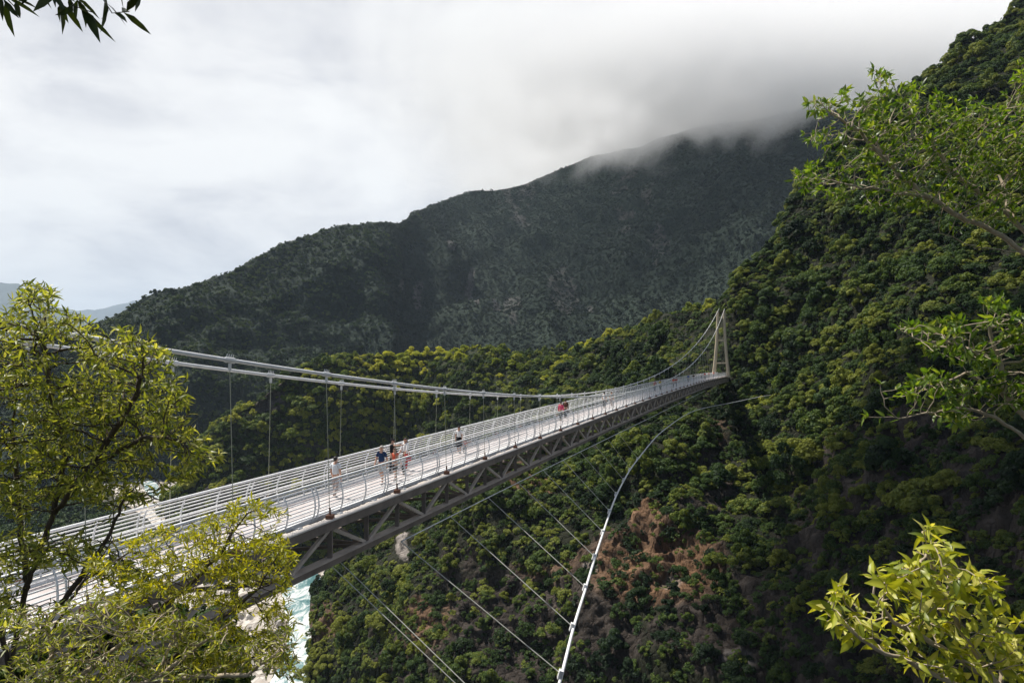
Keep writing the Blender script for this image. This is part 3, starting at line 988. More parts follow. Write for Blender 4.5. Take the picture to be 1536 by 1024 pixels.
for s in (-1, 1):
    mb = MB()
    mb.tube([BP(y, s * (1.44 + bow(1.24)), zc(y) + 0.12 + 1.24) for y in FINE], 0.046, 7)
    rail_top = mb.build('railing', M_white, bridge, True)
    for k in range(9):
        h = 0.10 + 0.126 * k
        mb = MB()
        mb.tube([BP(y, s * (1.44 + bow(h) - 0.045), zc(y) + 0.12 + h) for y in FINE], 0.025, 5)
        mb.build('rail', M_white, rail_top, True)
    mb = MB()
    bl = []
    for hy in HY:
        for off, dbl in ((-0.55, 1), (-0.35, 0), (1.02, 0), (2.49, 0)):
            bl.append((hy + off, lambda mb, y=hy + off, s=s: [mb.beam(BP(y, s * (1.44 + a[0]), zc(y) + 0.05 + a[1]), BP(y, s * (1.44 + b[0]), zc(y) + 0.05 + b[1]), 0.042, 0.042, (UX, UY, 0)) for a, b in zip(RT[:-1], RT[1:])]))
    parts('railing_post', bl, M_white, rail_top)
    if s < 0:
        # low inner handrail on the far side
        mb = MB()
        mb.tube([BP(y, s * 1.22, zc(y) + 0.78) for y in FINE], 0.028, 5)
        low = mb.build('low_handrail', M_white, bridge, True)
        parts('handrail_post', [(y, lambda mb, y=y: mb.beam(BP(y, s * 1.22, zc(y) + 0.1), BP(y, s * 1.22, zc(y) + 0.82), 0.06, 0.06, (1, 0, 0))) for y in HY], M_white, low)

# main cables, clamps and hangers
CYS = np.linspace(-26, 215.5, 140)
for s in (-1, 1):
    mb = MB()
    mb.tube([BP(y, s * dcab(y), zcab(y)) for y in CYS], 0.062, 8)
    cab = mb.build('main_cable', M_galv, bridge, True)

    def clamp(mb, y):
        a, b = BP(y - 0.17, s * dcab(y), zcab(y - 0.17)), BP(y + 0.17, s * dcab(y), zcab(y + 0.17))
        mb.tube([a, b], 0.088, 8)
        for q in (-0.12, -0.04, 0.04, 0.12):
            p = BP(y + q, s * dcab(y), zcab(y + q) + 0.11)
            mb.tube([p - Vector((0, 0, 0.03)), p + Vector((0.02, 0, 0.07))], 0.013, 5)
        mb.beam(BP(y, s * dcab(y), zcab(y) - 0.1), BP(y, s * dcab(y), zcab(y) - 0.30), 0.04, 0.09, (1, 0, 0))
    far_shift = 0.0 if s > 0 else 0.75
    parts('cable_clamp', [(y, lambda mb, y=y + far_shift: clamp(mb, y)) for y in HY], M_galv, cab)
    parts('hanger', [(y, lambda mb, y=y + far_shift, s=s: mb.tube([BP(y, s * dcab(y), zcab(y) - 0.3), BP(y, s * 1.78, zc(y) + 0.1)], 0.013, 5)) for y in HY if zcab(y) - zc(y) > 0.5], M_hang, bridge)
    parts('hanger_socket', [(y, lambda mb, y=y + far_shift, s=s: (mb.beam(BP(y, s * 1.80, zc(y) + 0.056), BP(y, s * 1.80, zc(y) + 0.19), 0.30, 0.26, (1, 0, 0)), mb.tube([BP(y, s * 1.80, zc(y) + 0.17), BP(y, s * 1.79, zc(y) + 0.45)], 0.035, 6))) for y in HY], M_rust, bridge)

# far tower: two leaning legs joined by three bars
TY = 214.5
tw = MB()
prof = [(0.0, 2.28), (2.0, 2.06), (5, 1.75), (9, 1.42), (13.5, 1.15), (20.4, 0.97)]
legs = []
tower = None
for s in (-1, 1):
    mb = MB()
    zs_ = np.linspace(-0.3, 20.6, 16)
    ws = np.interp(zs_, [-0.3, 20.6], [1.30, 0.86])
    vs, n = [], 0
    for z, w in zip(zs_, ws):
        d = s * (0.97 + 1.31 * max(0.0, (20.6 - z) / 20.6) ** 1.8)
        for sx, sy in ((-1, -.6), (-.6, -1), (.6, -1), (1, -.6), (1, .6), (.6, 1), (-.6, 1), (-1, .6)):
            vs.append(BP(TY + sy * w * 0.55, d + sx * w * 0.40, zc(TY) + z))
    fs = [(i * 8 + k, i * 8 + (k + 1) % 8, (i + 1) * 8 + (k + 1) % 8, (i + 1) * 8 + k) for i in range(15) for k in range(8)]
    fs += [tuple(range(8))[::-1], tuple(range(120, 128))]
    mb.add(vs, fs)
    if tower is None:
        tower = mb.build('tower', M_tan, bridge)
    else:
        mb.build('tower_leg', M_tan, tower)
for z in (4.3, 11.4, 18.6):
    mb = MB()
    w = 0.97 + 1.31 * ((20.6 - z) / 20.6) ** 1.8
    mb.beam(BP(TY, -w + 0.3, zc(TY) + z), BP(TY, w - 0.3, zc(TY) + z), 0.45, 0.5)
    mb.build('tower_crossbar', M_tan, tower)
mb = MB()
mb.beam(BP(219.2, 0, zc(216) - 0.75), BP(231, 0, zc(216) - 0.75), 3.6, 1.4)
mb.build('abutment', M_steel, bridge)

# storm cables: a thin one under the truss, a bowed one out to the right, ties between
def zlow(Y): return zc(Y) - 1.95 - 0.35 * math.exp(-((Y - 90) / 50.0) ** 2)


def spline(pts, n):
    p = np.array(pts, float)
    t = np.arange(len(p))
    tt = np.linspace(0, len(p) - 1, n)
    out = np.stack([np.interp(tt, t, p[:, k]) for k in range(p.shape[1])], 1)
    w = max(1, n // len(p) // 2)
    for _ in range(w * 2):
        out[1:-1] = (out[:-2] + 2 * out[1:-1] + out[2:]) / 4
    return out


storm = [(790, 1200, 23.5), (815, 1110, 25.2), (843, 1011, 27.4), (860, 940, 31.0), (879, 881, 35.4), (892.5, 835, 40.5), (905, 798, 46.0), (915, 767, 51.6), (925, 741, 57.5), (936, 720, 63.2), (945, 704, 68.5),
         (957, 688, 74.5), (972, 669, 81), (988, 650.5, 88), (1020.6, 626, 112), (1042.5, 615, 130), (1070, 608.7, 150), (1092, 605, 166), (1141, 594.5, 190), (1160, 592, 212)]
sp3 = np.array([W(*q) for q in storm])
SC = spline(sp3, 110)
mb = MB()
mb.tube(SC, 0.07, 7)
wind = mb.build('storm_cable', M_white, bridge, True)
mb = MB()
mb.tube([BP(y, 2.0, zlow(y)) for y in np.linspace(30.4, 150, 60)], 0.03, 6)
mb.build('lower_cable', M_white, bridge, True)
ties = [(30.35, 2), (34.8, 3), (39.2, 4), (43.6, 5), (48.1, 6), (52.5, 7), (56.9, 8), (61.3, 9), (65.8, 10), (70.2, 11)]
tb = [(y, lambda mb, y=y, j=j: mb.tube([BP(y, 1.98, zlow(y)), sp3[j]], 0.024, 5)) for y, j in ties]
tb += [(26, lambda mb, e=e: mb.tube([BP(25.9 + e, 1.9, zc(26) - 1.7), Vector(W(697 - 14 * (1 - e / 0.5), 1024, 23.5)) * 1.0 + (Vector(W(697 - 14 * (1 - e / 0.5), 1024, 23.5)) - BP(25.9 + e, 1.9, zc(26) - 1.7)) * 0.35], 0.02, 5)) for e in (0.0, 0.5)]
M_tie = simple_mat('tie_wire', (0.62, 0.61, 0.54), 0.5, 0.1, var=0.08, scale=2)
parts('storm_tie', tb, M_tie, bridge)
parts('tie_clamp', [(y, lambda mb, j=j: mb.beam(sp3[j] - np.array([0.12, 0, 0.16]), sp3[j] + np.array([-0.02, 0, 0.18]), 0.22, 0.16)) for y, j in ties], M_white, wind)



# ------------------------------------------------------------------ people on the deck
def cloth(name, col, rough=0.85):
    return simple_mat(name, col, rough, var=0.08, scale=6, spec=0.2)


CL = {k: cloth(k + '_cloth', c) for k, c in dict(
    pale=(0.72, 0.74, 0.76), white=(0.88, 0.87, 0.86), navy=(0.022, 0.045, 0.11), black=(0.015, 0.015, 0.018), orange=(0.70, 0.13, 0.07), red=(0.45, 0.035, 0.04),
    beige=(0.42, 0.34, 0.31), stone=(0.50, 0.50, 0.47), pink=(0.75, 0.10, 0.19), rose=(0.62, 0.30, 0.27), brown=(0.12, 0.06, 0.04), blue=(0.10, 0.2, 0.42), yellow=(0.6, 0.5, 0.08)).items()}
M_skin = simple_mat('skin', (0.52, 0.30, 0.21), 0.55, var=0.05, scale=4)
M_hair = simple_mat('dark_hair', (0.018, 0.012, 0.010), 0.5, var=0.1, scale=9)
M_hair2 = simple_mat('grey_hair', (0.42, 0.38, 0.33), 0.6, var=0.1, scale=9)
M_hair3 = simple_mat('brown_hair', (0.09, 0.035, 0.02), 0.5, var=0.1, scale=9)
M_shoe = simple_mat('shoe', (0.35, 0.33, 0.31), 0.7, var=0.1, scale=8)
M_eye = simple_mat('eye', (0.02, 0.015, 0.012), 0.3, var=0.05, scale=8)


def skin_obj(name, pts, edges, rad, mat, parent, levels=2):
    me = bpy.data.meshes.new(name)
    me.from_pydata([tuple(p) for p in pts], edges, [])
    o = bpy.data.objects.new(name, me)
    COL.objects.link(o)
    o.modifiers.new('grow', 'SKIN').use_smooth_shade = True
    sv = me.skin_vertices[0].data
    for v, r in zip(sv, rad):
        v.radius = r if isinstance(r, tuple) else (r, r)
    for v in sv:
        v.use_root = False
    sv[0].use_root = True
    md = o.modifiers.new('soft', 'SUBSURF')
    md.levels = md.render_levels = levels
    me.materials.append(mat)
    o.parent = parent
    return o


def ellipsoid(mb, c, r, n=10, m=7, cut=None):
    vs, fs = [], []
    for i in range(m + 1):
        t = math.pi * i / m
        for k in range(n):
            a = 2 * math.pi * k / n
            vs.append((c[0] + r[0] * math.sin(t) * math.cos(a), c[1] + r[1] * math.sin(t) * math.sin(a), c[2] + r[2] * math.cos(t)))
    for i in range(m):
        for k in range(n):
            fs.append((i * n + k, (i + 1) * n + k, (i + 1) * n + (k + 1) % n, i * n + (k + 1) % n))
    mb.add(vs, fs)


def person(loc, yaw, H, label, top, low, hair=M_hair, stride=0.16, arms=((0.15, -0.2), (-0.15, -0.2)), lowkind='trousers', long_hair=False, sleeve=0.55, hat=None, fem=False, group='people walking on the bridge deck', lean=0.0, cat='person'):
    t = empty('person', loc, label, cat, group, yaw)
    t.scale = (H, H, H)
    bw = 0.92 if fem else 1.0
    P, R, E = [], [], []

    def add(p, r, par=None):
        P.append(Vector(p)); R.append(r)
        if par is not None: E.append((par, len(P) - 1))
        return len(P) - 1
    ln = lambda z: lean * max(0, z - 0.53)
    pel = add((0, 0, .53), (.080 * bw, .062))
    bel = add((0, ln(.62), .62), (.074 * bw, .056), pel)
    che = add((0, ln(.73), .73), (.090 * bw, .062), bel)
    nb = add((0, ln(.82), .82), (.050, .042), che)
    nk = add((0, ln(.86) + .004, .862), (.030, .031), nb)
    h1 = add((0, ln(.9) + .012, .900), (.038, .045), nk)
    h2 = add((0, ln(.94) + .012, .943), (.043, .052), h1)
    h3 = add((0, ln(.98) + .004, .982), (.030, .036), h2)
    add((0, ln(.92) + .066, .922), (.008, .008), h1)
    for sx in (-1, 1):
        add((sx * .049, ln(.93) + .005, .928), (.008, .012), h2)
    J = {}
    for sx, (sw, out) in zip((-1, 1), arms):
        sh = add((sx * .105 * bw, ln(.80), .800), (.038, .038), nb)
        d1 = Vector((sx * .16, math.sin(sw), -math.cos(sw))).normalized()
        if isinstance(out, tuple):
            d1 = Vector(out).normalized(); d2 = Vector(out).normalized()
        else:
            d2 = Vector((sx * .02, math.sin(sw + 0.35), -math.cos(sw + 0.35))).normalized()
        el = add(P[sh] + d1 * .175, (.026, .026), sh)
        wr = add(P[el] + d2 * .145, (.018, .016), el)
        pm = add(P[wr] + d2 * .035, (.012, .021), wr)
        J[sx] = (P[sh].copy(), d1)
        side = d2.cross(Vector((sx, 0, 0)))
        side = side.normalized() if side.length > 0.1 else Vector((0, 0, 1))
        for q, L in zip((-1.4, -0.5, 0.5, 1.4), (.036, .042, .040, .031)):
            f1 = add(P[pm] + side * q * .0085 + d2 * .026, (.0056, .0056), pm)
            f2 = add(P[f1] + (d2 * 0.9 + Vector((-sx * .35, 0, 0))).normalized() * L * .6, (.0050, .0050), f1)
            add(P[f2] + (d2 * 0.7 + Vector((-sx * .7, 0, 0))).normalized() * L * .45, (.0042, .0042), f2)
        th = add(P[wr] + d2 * .014 + side * .022, (.0066, .0066), wr)
        add(P[th] + (d2 + side * .5).normalized() * .03, (.0054, .0054), th)
    legs = {}
    for sx, a in ((-1, stride), (1, -stride)):
        hp = add((sx * .048 * bw, 0, .500), (.060, .060), pel)
        kn = add((sx * .052, math.sin(a) * .235, .500 - math.cos(a) * .235), (.037, .039), hp)
        b = a - (0.12 if a > 0 else 0.45) * min(1, abs(stride) * 5)
        an = add(P[kn] + Vector((0, math.sin(b) * .225, -math.cos(b) * .225)), (.022, .024), kn)
        P[an].z = max(P[an].z, .036)
        toe = add(P[an] + Vector((sx * .012, .075, -.022)), (.020, .014), an)
        legs[sx] = [P[hp].copy(), P[kn].copy(), P[an].copy(), P[toe].copy()]
    low_z = min(l[3].z for l in legs.values()) - .014
    skin_obj('body', P, E, R, M_skin, t)
    for o in t.children: o.location.z = -low_z
    dz = -low_z

    def put(o):
        o.location.z = dz
        return o
    # shirt
    g = .014
    q = [Vector((0, ln(.545), .545)), P[bel], P[che], Vector((0, ln(.825), .825))]
    rr = [(.082 * bw + g, .064 + g), (.076 * bw + g, .058 + g), (.092 * bw + g * .7, .064 + g * .7), (.050, .044)]
    ee = [(0, 1), (1, 2), (2, 3)]
    for sx in (-1, 1):
        s0, d1 = J[sx]
        q.append(s0.copy()); rr.append((.044, .044)); ee.append((3, len(q) - 1))
        q.append(s0 + d1 * .175 * min(1, sleeve * 1.2)); rr.append((.036, .036)); ee.append((len(q) - 2, len(q) - 1))
        if sleeve > 1:
            q.append(s0 + d1 * .30); rr.append((.030, .030)); ee.append((len(q) - 2, len(q) - 1))
    put(skin_obj('shirt', q, ee, rr, CL[top], t, 1))
    if lowkind == 'skirt':
        mb = MB()
        n = 14
        prof = [(.60, .080, .064), (.54, .100, .085), (.40, .112, .10), (.24, .125, .115)]
        vs = [(rx * math.cos(2 * math.pi * k / n) * (1 + .05 * math.cos(k * 3.1)), ry * math.sin(2 * math.pi * k / n), z) for z, rx, ry in prof for k in range(n)]
        fs = [(i * n + k, (i + 1) * n + k, (i + 1) * n + (k + 1) % n, i * n + (k + 1) % n) for i in range(len(prof) - 1) for k in range(n)]
        mb.add(vs, fs)
        put(mb.build('skirt', CL[low], t, True))
    else:
        q = [Vector((0, 0, .575)), Vector((0, 0, .525))]
        rr = [(.083 * bw, .066), (.088 * bw, .072)]
        ee = [(0, 1)]
        for sx in (-1, 1):
            hp, kn, an, _ = legs[sx]
            end = an if lowkind == 'trousers' else kn
            q.append(hp.copy()); rr.append((.066, .066)); ee.append((1, len(q) - 1))
            if lowkind == 'trousers':
                q.append(kn.copy()); rr.append((.047, .048)); ee.append((len(q) - 2, len(q) - 1))
                q.append(an + Vector((0, 0, .012))); rr.append((.036, .038)); ee.append((len(q) - 2, len(q) - 1))
            else:
                q.append(hp + (kn - hp) * .85); rr.append((.056, .056)); ee.append((len(q) - 2, len(q) - 1))
        put(skin_obj(lowkind, q, ee, rr, CL[low], t, 1))
    for sx in (-1, 1):
        an, toe = legs[sx][2], legs[sx][3]
        m2 = MB()
        ellipsoid(m2, (0, 0, 0), (.030, .072, .022), 8, 5)
        sh = put(m2.build('shoe', M_shoe, t, True))
        sh.location = ((an.x + toe.x) / 2, (an.y + toe.y) / 2 + .008, toe.z + .006 + dz)
    mb = MB()
    ellipsoid(mb, (0, ln(.95) - .004, .958), (.050, .056, .044), 12, 8)
    if long_hair:
        ellipsoid(mb, (0, ln(.88) - .034, .895), (.046, .028, .075), 12, 8)
    else:
        ellipsoid(mb, (0, ln(.92) - .020, .930), (.047, .040, .038), 12, 8)
    put(mb.build('hair', hair, t, True))
    for sx in (-1, 1):
        mb = MB()
        ellipsoid(mb, (sx * .018, ln(.94) + .060, .936), (.007, .005, .005), 6, 4)
        put(mb.build('eye', M_eye, t))
    if hat:
        mb = MB()
        ellipsoid(mb, (0, ln(.97), .972), (.054, .060, .036), 12, 8)
        mb.beam((0, ln(.97) + .05, .965), (0, ln(.97) + .105, .955), .075, .008)
        put(mb.build('cap', CL[hat], t))
    return t


HEAD = -math.atan2(UX, UY)


def on_deck(px, d, lift=0.1):
    Y = 1024 * (-(A0 + d * (UY + UX * KX))) / (402.0 - (px - 768))
    # station whose offset point falls on that sight line
    y = Y + d * UX
    return BP(y, d, zc(y) + lift)


person(on_deck(503, 0.0), HEAD + 0.1, 1.75, 'dark-haired man in a pale grey tee and beige trousers, seen from behind, walking alone', 'pale', 'beige', stride=.2, arms=((.12, 0), (-.12, 0)))
person(on_deck(572, 0.2), HEAD + math.pi + 0.1, 1.78, 'grey-haired man in a navy polo and light shorts walking towards the near end', 'navy', 'stone', M_hair2, lowkind='shorts', stride=.2, arms=((-.3, 0), (.25, 0)))
person(on_deck(588, -0.75), HEAD - 1.4, 1.74, 'person in a black top and cap stretching an arm out by the far railing', 'black', 'black', hat='black', stride=.05, arms=((.1, 0), (0, (.1, 1, .12))))
person(on_deck(592, 0.35), HEAD + math.pi - 0.1, 1.55, 'brown-haired woman in an orange sleeveless top and dark shorts beside the man in navy', 'orange', 'black', M_hair3, lowkind='shorts', stride=.16, sleeve=.25, fem=True, long_hair=True, arms=((.3, 0), (-.3, 0)))
person(on_deck(608, -0.55), HEAD + math.pi - .3, 1.68, 'dark-haired woman in a loose white long-sleeved shirt facing the near end', 'white', 'red', long_hair=True, fem=True, sleeve=1.2, stride=.08, arms=((.35, 0), (.35, 0)))
person(on_deck(604.5, 0.10), HEAD + math.pi, 1.02, 'small child in a white top and dark trousers in front of the woman in white', 'white', 'black', stride=.14, sleeve=.4)
person(on_deck(688, -0.5), HEAD + math.pi + .2, 1.62, 'woman in a white top and long black skirt standing alone mid deck', 'white', 'black', fem=True, lowkind='skirt', long_hair=True, stride=.08, arms=((.1, 0), (-.1, 0)))
person(on_deck(697, 0.0), HEAD + math.pi + .6, 0.92, 'toddler in a rose top and dark trousers beside the woman in the black skirt', 'rose', 'black', stride=.18)
person(on_deck(841, -0.25), HEAD, 1.70, 'person in a bright pink top with dark trousers walking away', 'pink', 'black', stride=.18, sleeve=1.2)
person(on_deck(848, -0.55), HEAD, 1.72, 'dark-haired person in brown beside the walker in pink', 'brown', 'black', stride=.14, sleeve=1.2)
person(on_deck(906, 0.1), HEAD, 1.70, 'person in a white top and dark trousers, far down the deck', 'white', 'black', stride=.14, fem=True)
person(on_deck(917, 0.4), HEAD + math.pi, 1.65, 'person in stone grey just beyond the far white-topped walker', 'stone', 'beige', stride=.14)
person(on_deck(982, -0.4), HEAD, 1.7, 'person in rose by the far railing near the rising cable', 'rose', 'navy', stride=.14)
person(on_deck(990, -0.1), HEAD + math.pi, 1.7, 'person in yellow among the distant walkers', 'yellow', 'black', stride=.14)
person(on_deck(1010, 0.55), HEAD, 1.72, 'person in orange leaning near the rising near-side cable', 'orange', 'black', stride=.14)
person(on_deck(1014, 0.45), HEAD + math.pi, 1.6, 'person in red next to the distant walker in orange', 'red', 'navy', stride=.14, fem=True)
for px, d, top, low, lab in ((1032, -.3, 'blue', 'black', 'tiny distant walker in blue, some way short of the tower'), (1040, .2, 'black', 'stone', 'tiny distant walker in a black top, some way short of the tower'),
                             (1052, -.2, 'white', 'navy', 'tiny distant walker in white near the tower'), (1057, .3, 'red', 'black', 'tiny distant walker in red near the tower'),
                             (1063, 0, 'rose', 'beige', 'tiny distant walker in rose close to the tower'), (1070, .3, 'orange', 'navy', 'tiny distant walker in orange at the foot of the tower')):
    person(on_deck(px, d), HEAD + (0 if d > 0 else math.pi), 1.7, lab, top, low, stride=.12)

# red bag carried by the woman in white: it hangs from her hand, a thing of its own
bagp = on_deck(610.5, -0.35, 0.0)
bt = empty('shoulder_bag', (bagp.x, bagp.y, bagp.z + 0.62), 'red cloth bag held in front of the woman in white', 'bag')
mb = MB()
vs = []
for z, w, dp in ((0, .17, .07), (.06, .20, .10), (.22, .19, .09), (.32, .15, .04)):
    for sx, sy in ((-1, -1), (1, -1), (1, 1), (-1, 1)):
        vs.append((sx * w, sy * dp, z))
mb.add(vs, [(i * 4 + k, i * 4 + (k + 1) % 4, i * 4 + 4 + (k + 1) % 4, i * 4 + 4 + k) for i in range(3) for k in range(4)] + [(3, 2, 1, 0), (12, 13, 14, 15)])
mb.build('bag_body', CL['red'], bt)
mb = MB()
mb.tube([(-.12, 0, .3), (-.10, 0, .46), (0, 0, .52), (.10, 0, .46), (.12, 0, .3)], .012, 5)
mb.build('strap', CL['red'], bt)


# ------------------------------------------------------------------ foreground trees
def colonize(trunks, attr, step, kill, infl, iters=90, seed=0):
    """branches growing towards the points the crown fills; trunks = list of polylines (each starts on an earlier one)"""
    r = np.random.default_rng(seed)
    pos, par = [], []
    for ti, tr in enumerate(trunks):
        tr = np.asarray(tr, float)
        last = None
        if ti > 0:
            last = int(np.argmin(np.linalg.norm(np.array(pos) - tr[0], axis=1)))
        for a, b in zip(tr[:-1], tr[1:]):
            n = max(1, int(np.linalg.norm(b - a) / step))
            for k in range(n):
                q = a + (b - a) * (k / n)
                q = q + r.normal(size=3) * step * 0.10
                pos.append(q)
                par.append(-1 if last is None else last)
                last = len(pos) - 1
        pos.append(tr[-1]); par.append(last); last = len(pos) - 1
    attr = np.asarray(attr)
    pos_a = np.array(pos)
    dmin = np.full(len(attr), 1e9)
    near = np.zeros(len(attr), int)
    alive = np.ones(len(attr), bool)
    start = 0
    for it in range(iters):
        new = pos_a[start:]
        if len(new) == 0: break
        for c in range(0, len(new), 200):
            d = np.linalg.norm(attr[:, None] - new[None, c:c + 200], axis=2)
            j = d.argmin(1)
            dj = d[np.arange(len(attr)), j]
            m = dj < dmin
            dmin[m] = dj[m]
            near[m] = start + c + j[m]
        start = len(pos_a)
        alive &= dmin > kill
        act = alive & (dmin < infl)
        if not act.any(): break
        add, addp = [], []
        for nd in np.unique(near[act]):
            v = attr[act & (near == nd)] - pos_a[nd]
            v /= np.linalg.norm(v, axis=1, keepdims=True)
            dr = v.mean(0)
            if par[nd] >= 0:
                pd = pos_a[nd] - pos_a[par[nd]]
                dr = dr + 0.25 * pd / (np.linalg.norm(pd) + 1e-9)
            dr += r.normal(size=3) * 0.22
            dr /= np.linalg.norm(dr) + 1e-9
            add.append(pos_a[nd] + dr * step * (0.8 + 0.4 * r.random()))
            addp.append(int(nd))
        pos_a = np.concatenate([pos_a, np.array(add)])
        par += addp
        if len(pos_a) > 9000: break
    return pos_a, np.array(par)


def wood(pos, par, r_tip, r_max, expo=0.5):
    n = len(pos)
    tips = np.zeros(n)
    kids = [[] for _ in range(n)]
    for i, p in enumerate(par):
        if p >= 0: kids[p].append(i)
    order = []
    st = [i for i in range(n) if par[i] < 0]
    while st:
        i = st.pop(); order.append(i); st += kids[i]
    for i in reversed(order):
        tips[i] = max(1, sum(tips[k] for k in kids[i]))
    rad = np.minimum(r_tip * tips ** expo, r_max)
    return tips, rad, kids


def wood_mesh(pos, par, rad, kids, ns=5):
    V, Fs = [], []
    main = {}
    for i, k in enumerate(kids):
        if k: main[i] = max(k, key=lambda j: rad[j])
    ring = {}

    def mkring(p, d, r):
        d = d / (np.linalg.norm(d) + 1e-9)
        a = np.array([0, 0, 1.0]) if abs(d[2]) < 0.9 else np.array([1.0, 0, 0])
        x = np.cross(a, d); x /= np.linalg.norm(x)
        y = np.cross(d, x)
        b = len(V)
        for q in range(ns):
            t = 2 * math.pi * q / ns
            V.append(p + (x * math.cos(t) + y * math.sin(t)) * r)
        return b
    for i in range(len(pos)):
        p = par[i]
        if p < 0: continue
        d = pos[i] - pos[p]
        ring[i] = mkring(pos[i], d, rad[i])
        if main.get(p) == i and p in ring:
            b = ring[p]
        else:
            b = mkring(pos[p], d, min(rad[i] * 1.15, rad[p]))
        e = ring[i]
        # match the twist of the two rings
        vb, ve = np.array(V[b:b + ns]) - pos[p], np.array(V[e:e + ns]) - pos[i]
        sh = max(range(ns), key=lambda s: (vb * np.roll(ve, -s, axis=0)).sum())
        for q in range(ns):
            q2 = (q + 1) % ns
            Fs.append((b + q, b + q2, e + (q2 + sh) % ns, e + (q + sh) % ns))
    return np.array(V), np.array(Fs)


def leaves_mesh(base, dirs, ups, L, wr, r, droop=0.25, fold=0.22):
    """leaf blades of eight points: pointed, folded on the midrib and drooping"""
    n = len(base)
    D = dirs / (np.linalg.norm(dirs, axis=1, keepdims=True) + 1e-9)
    S = np.cross(D, ups); S /= (np.linalg.norm(S, axis=1, keepdims=True) + 1e-9)
    U = np.cross(S, D)
    L = L[:, None]
    Wd = L * wr * (0.8 + 0.4 * r.random((n, 1)))
    fo = fold * (0.2 + 1.3 * r.random((n, 1)))
    dr = droop * (0.2 + 1.6 * r.random((n, 1)))
    cv = (r.random((n, 1)) - 0.5) * 0.42

    def pt(t, s):
        return base + D * L * t + S * (Wd * s + L * cv * t * t) + U * (np.abs(s) * Wd * fo * 2.0 - L * dr * t * t)
    b, t = pt(0, 0), pt(1.0, 0)
    r1_, r2_, l1, l2 = pt(0.30, 0.46), pt(0.66, 0.36), pt(0.30, -0.46), pt(0.66, -0.36)
    m1, m2 = pt(0.30, 0), pt(0.66, 0)
    V = np.stack([b, r1_, r2_, t, l2, l1, m1, m2], 1).reshape(-1, 3)
    q = np.array([(0, 1, 6, 6), (1, 2, 7, 6), (2, 3, 7, 7), (0, 6, 5, 5), (6, 7, 4, 5), (7, 3, 4, 4)])
    tri = np.array([(0, 1, 6), (1, 2, 7), (1, 7, 6), (2, 3, 7), (0, 6, 5), (6, 7, 4), (6, 4, 5), (7, 3, 4)])
    Fs = (np.arange(n)[:, None, None] * 8 + tri[None]).reshape(-1, 3)
    return V, Fs


def crown_points(blst, depth, dvar, per, r):
    out = []
    for bl in blst:
        cx, cy, rx, ry = bl[:4]
        dd = bl[4] if len(bl) > 4 else depth
        n = max(4, int(per * rx * ry))
        q = r.normal(size=(n, 3))
        q /= np.linalg.norm(q, axis=1, keepdims=True)
        q *= r.random((n, 1)) ** 0.40
        for a in q:
            out.append(W(cx + a[0] * rx, cy + a[1] * ry, dd + a[2] * dvar))
    return np.array(out)


def tree(name, label, cat, limbs, blst, depth, dvar, per, step, kill, infl, r_tip, r_max, leaf, bark, lmat, seed, leafy=6, wr=0.32, per_node=2, up=0.35, droop=0.25, base=None, rnd=0.6, expo=0.5, whorl=False):
    """limbs: lists of sightings (px, py, Y); leaf = mean length in metres"""
    r = np.random.default_rng(seed)
    tr = [[W(*q) for q in l] for l in limbs]
    if base is not None:
        tr[0] = [np.array(b, float) for b in base] + tr[0]
    attr = crown_points(blst, depth, dvar, per, r)
    pos, par = colonize(tr, attr, step, kill, infl, seed=seed)
    tips, rad, kids = wood(pos, par, r_tip, r_max, expo)
    o0 = Vector(pos[0])
    t = empty(name, o0, label, cat)
    V, Fs = wood_mesh(pos, par, rad, kids)
    tk = mesh_obj('trunk', V - pos[0], Fs, bark, t, smooth=True)
    B, D, U, Ls = [], [], [], []
    for i in range(len(pos)):
        p = par[i]
        if p < 0 or tips[i] > leafy: continue
        d = pos[i] - pos[p]
        dl = np.linalg.norm(d)
        d = d / (dl + 1e-9)
        end = not kids[i]
        k = per_node + (2 if end else 0)
        if whorl and not end: k = max(1, per_node // 2)
        if whorl and end: k = per_node + 4
        ph = r.random() * 6.28
        a = np.cross(d, [0.1, 0.2, 1.0]); a /= np.linalg.norm(a) + 1e-9
        b = np.cross(d, a)
        for q in range(k):
            an = ph + q * (2 * math.pi / k if whorl else 2.6)
            f = (0.75 + 0.25 * r.random()) if (end and whorl) else r.random()
            o = pos[p] + (pos[i] - pos[p]) * f
            side = a * math.cos(an) + b * math.sin(an)
            v = side * (0.75 + 0.3 * r.random()) + d * (0.75 if not end else 0.9) + np.array([0, 0, up]) + r.normal(size=3) * rnd * 0.4
            B.append(o); D.append(v)
            U.append(np.array([0, 0, 1.0]) + r.normal(size=3) * rnd)
            Ls.append(leaf * (0.6 + 0.7 * r.random()) * (1 if r.random() > 0.15 else 0.6))
    B, D, U, Ls = map(np.array, (B, D, U, Ls))
    V, Fs = leaves_mesh(B - pos[0], D, U, Ls, wr, r, droop)
    tint = np.clip(r.normal(0.5, 0.24, len(B)), 0, 1)
    ol = mesh_obj('crown', V, Fs, lmat, t, smooth=True, attrs={'tint': np.clip(np.repeat(tint, 8) + np.tile([0.10, -0.10, -0.10, -0.05, -0.10, -0.10, 0.14, 0.12], len(B)) + np.repeat(r.random(len(B)) < 0.04, 8) * 0.5, 0, 1)})
    print(name, len(pos), 'nodes', len(B), 'leaves')
    return t


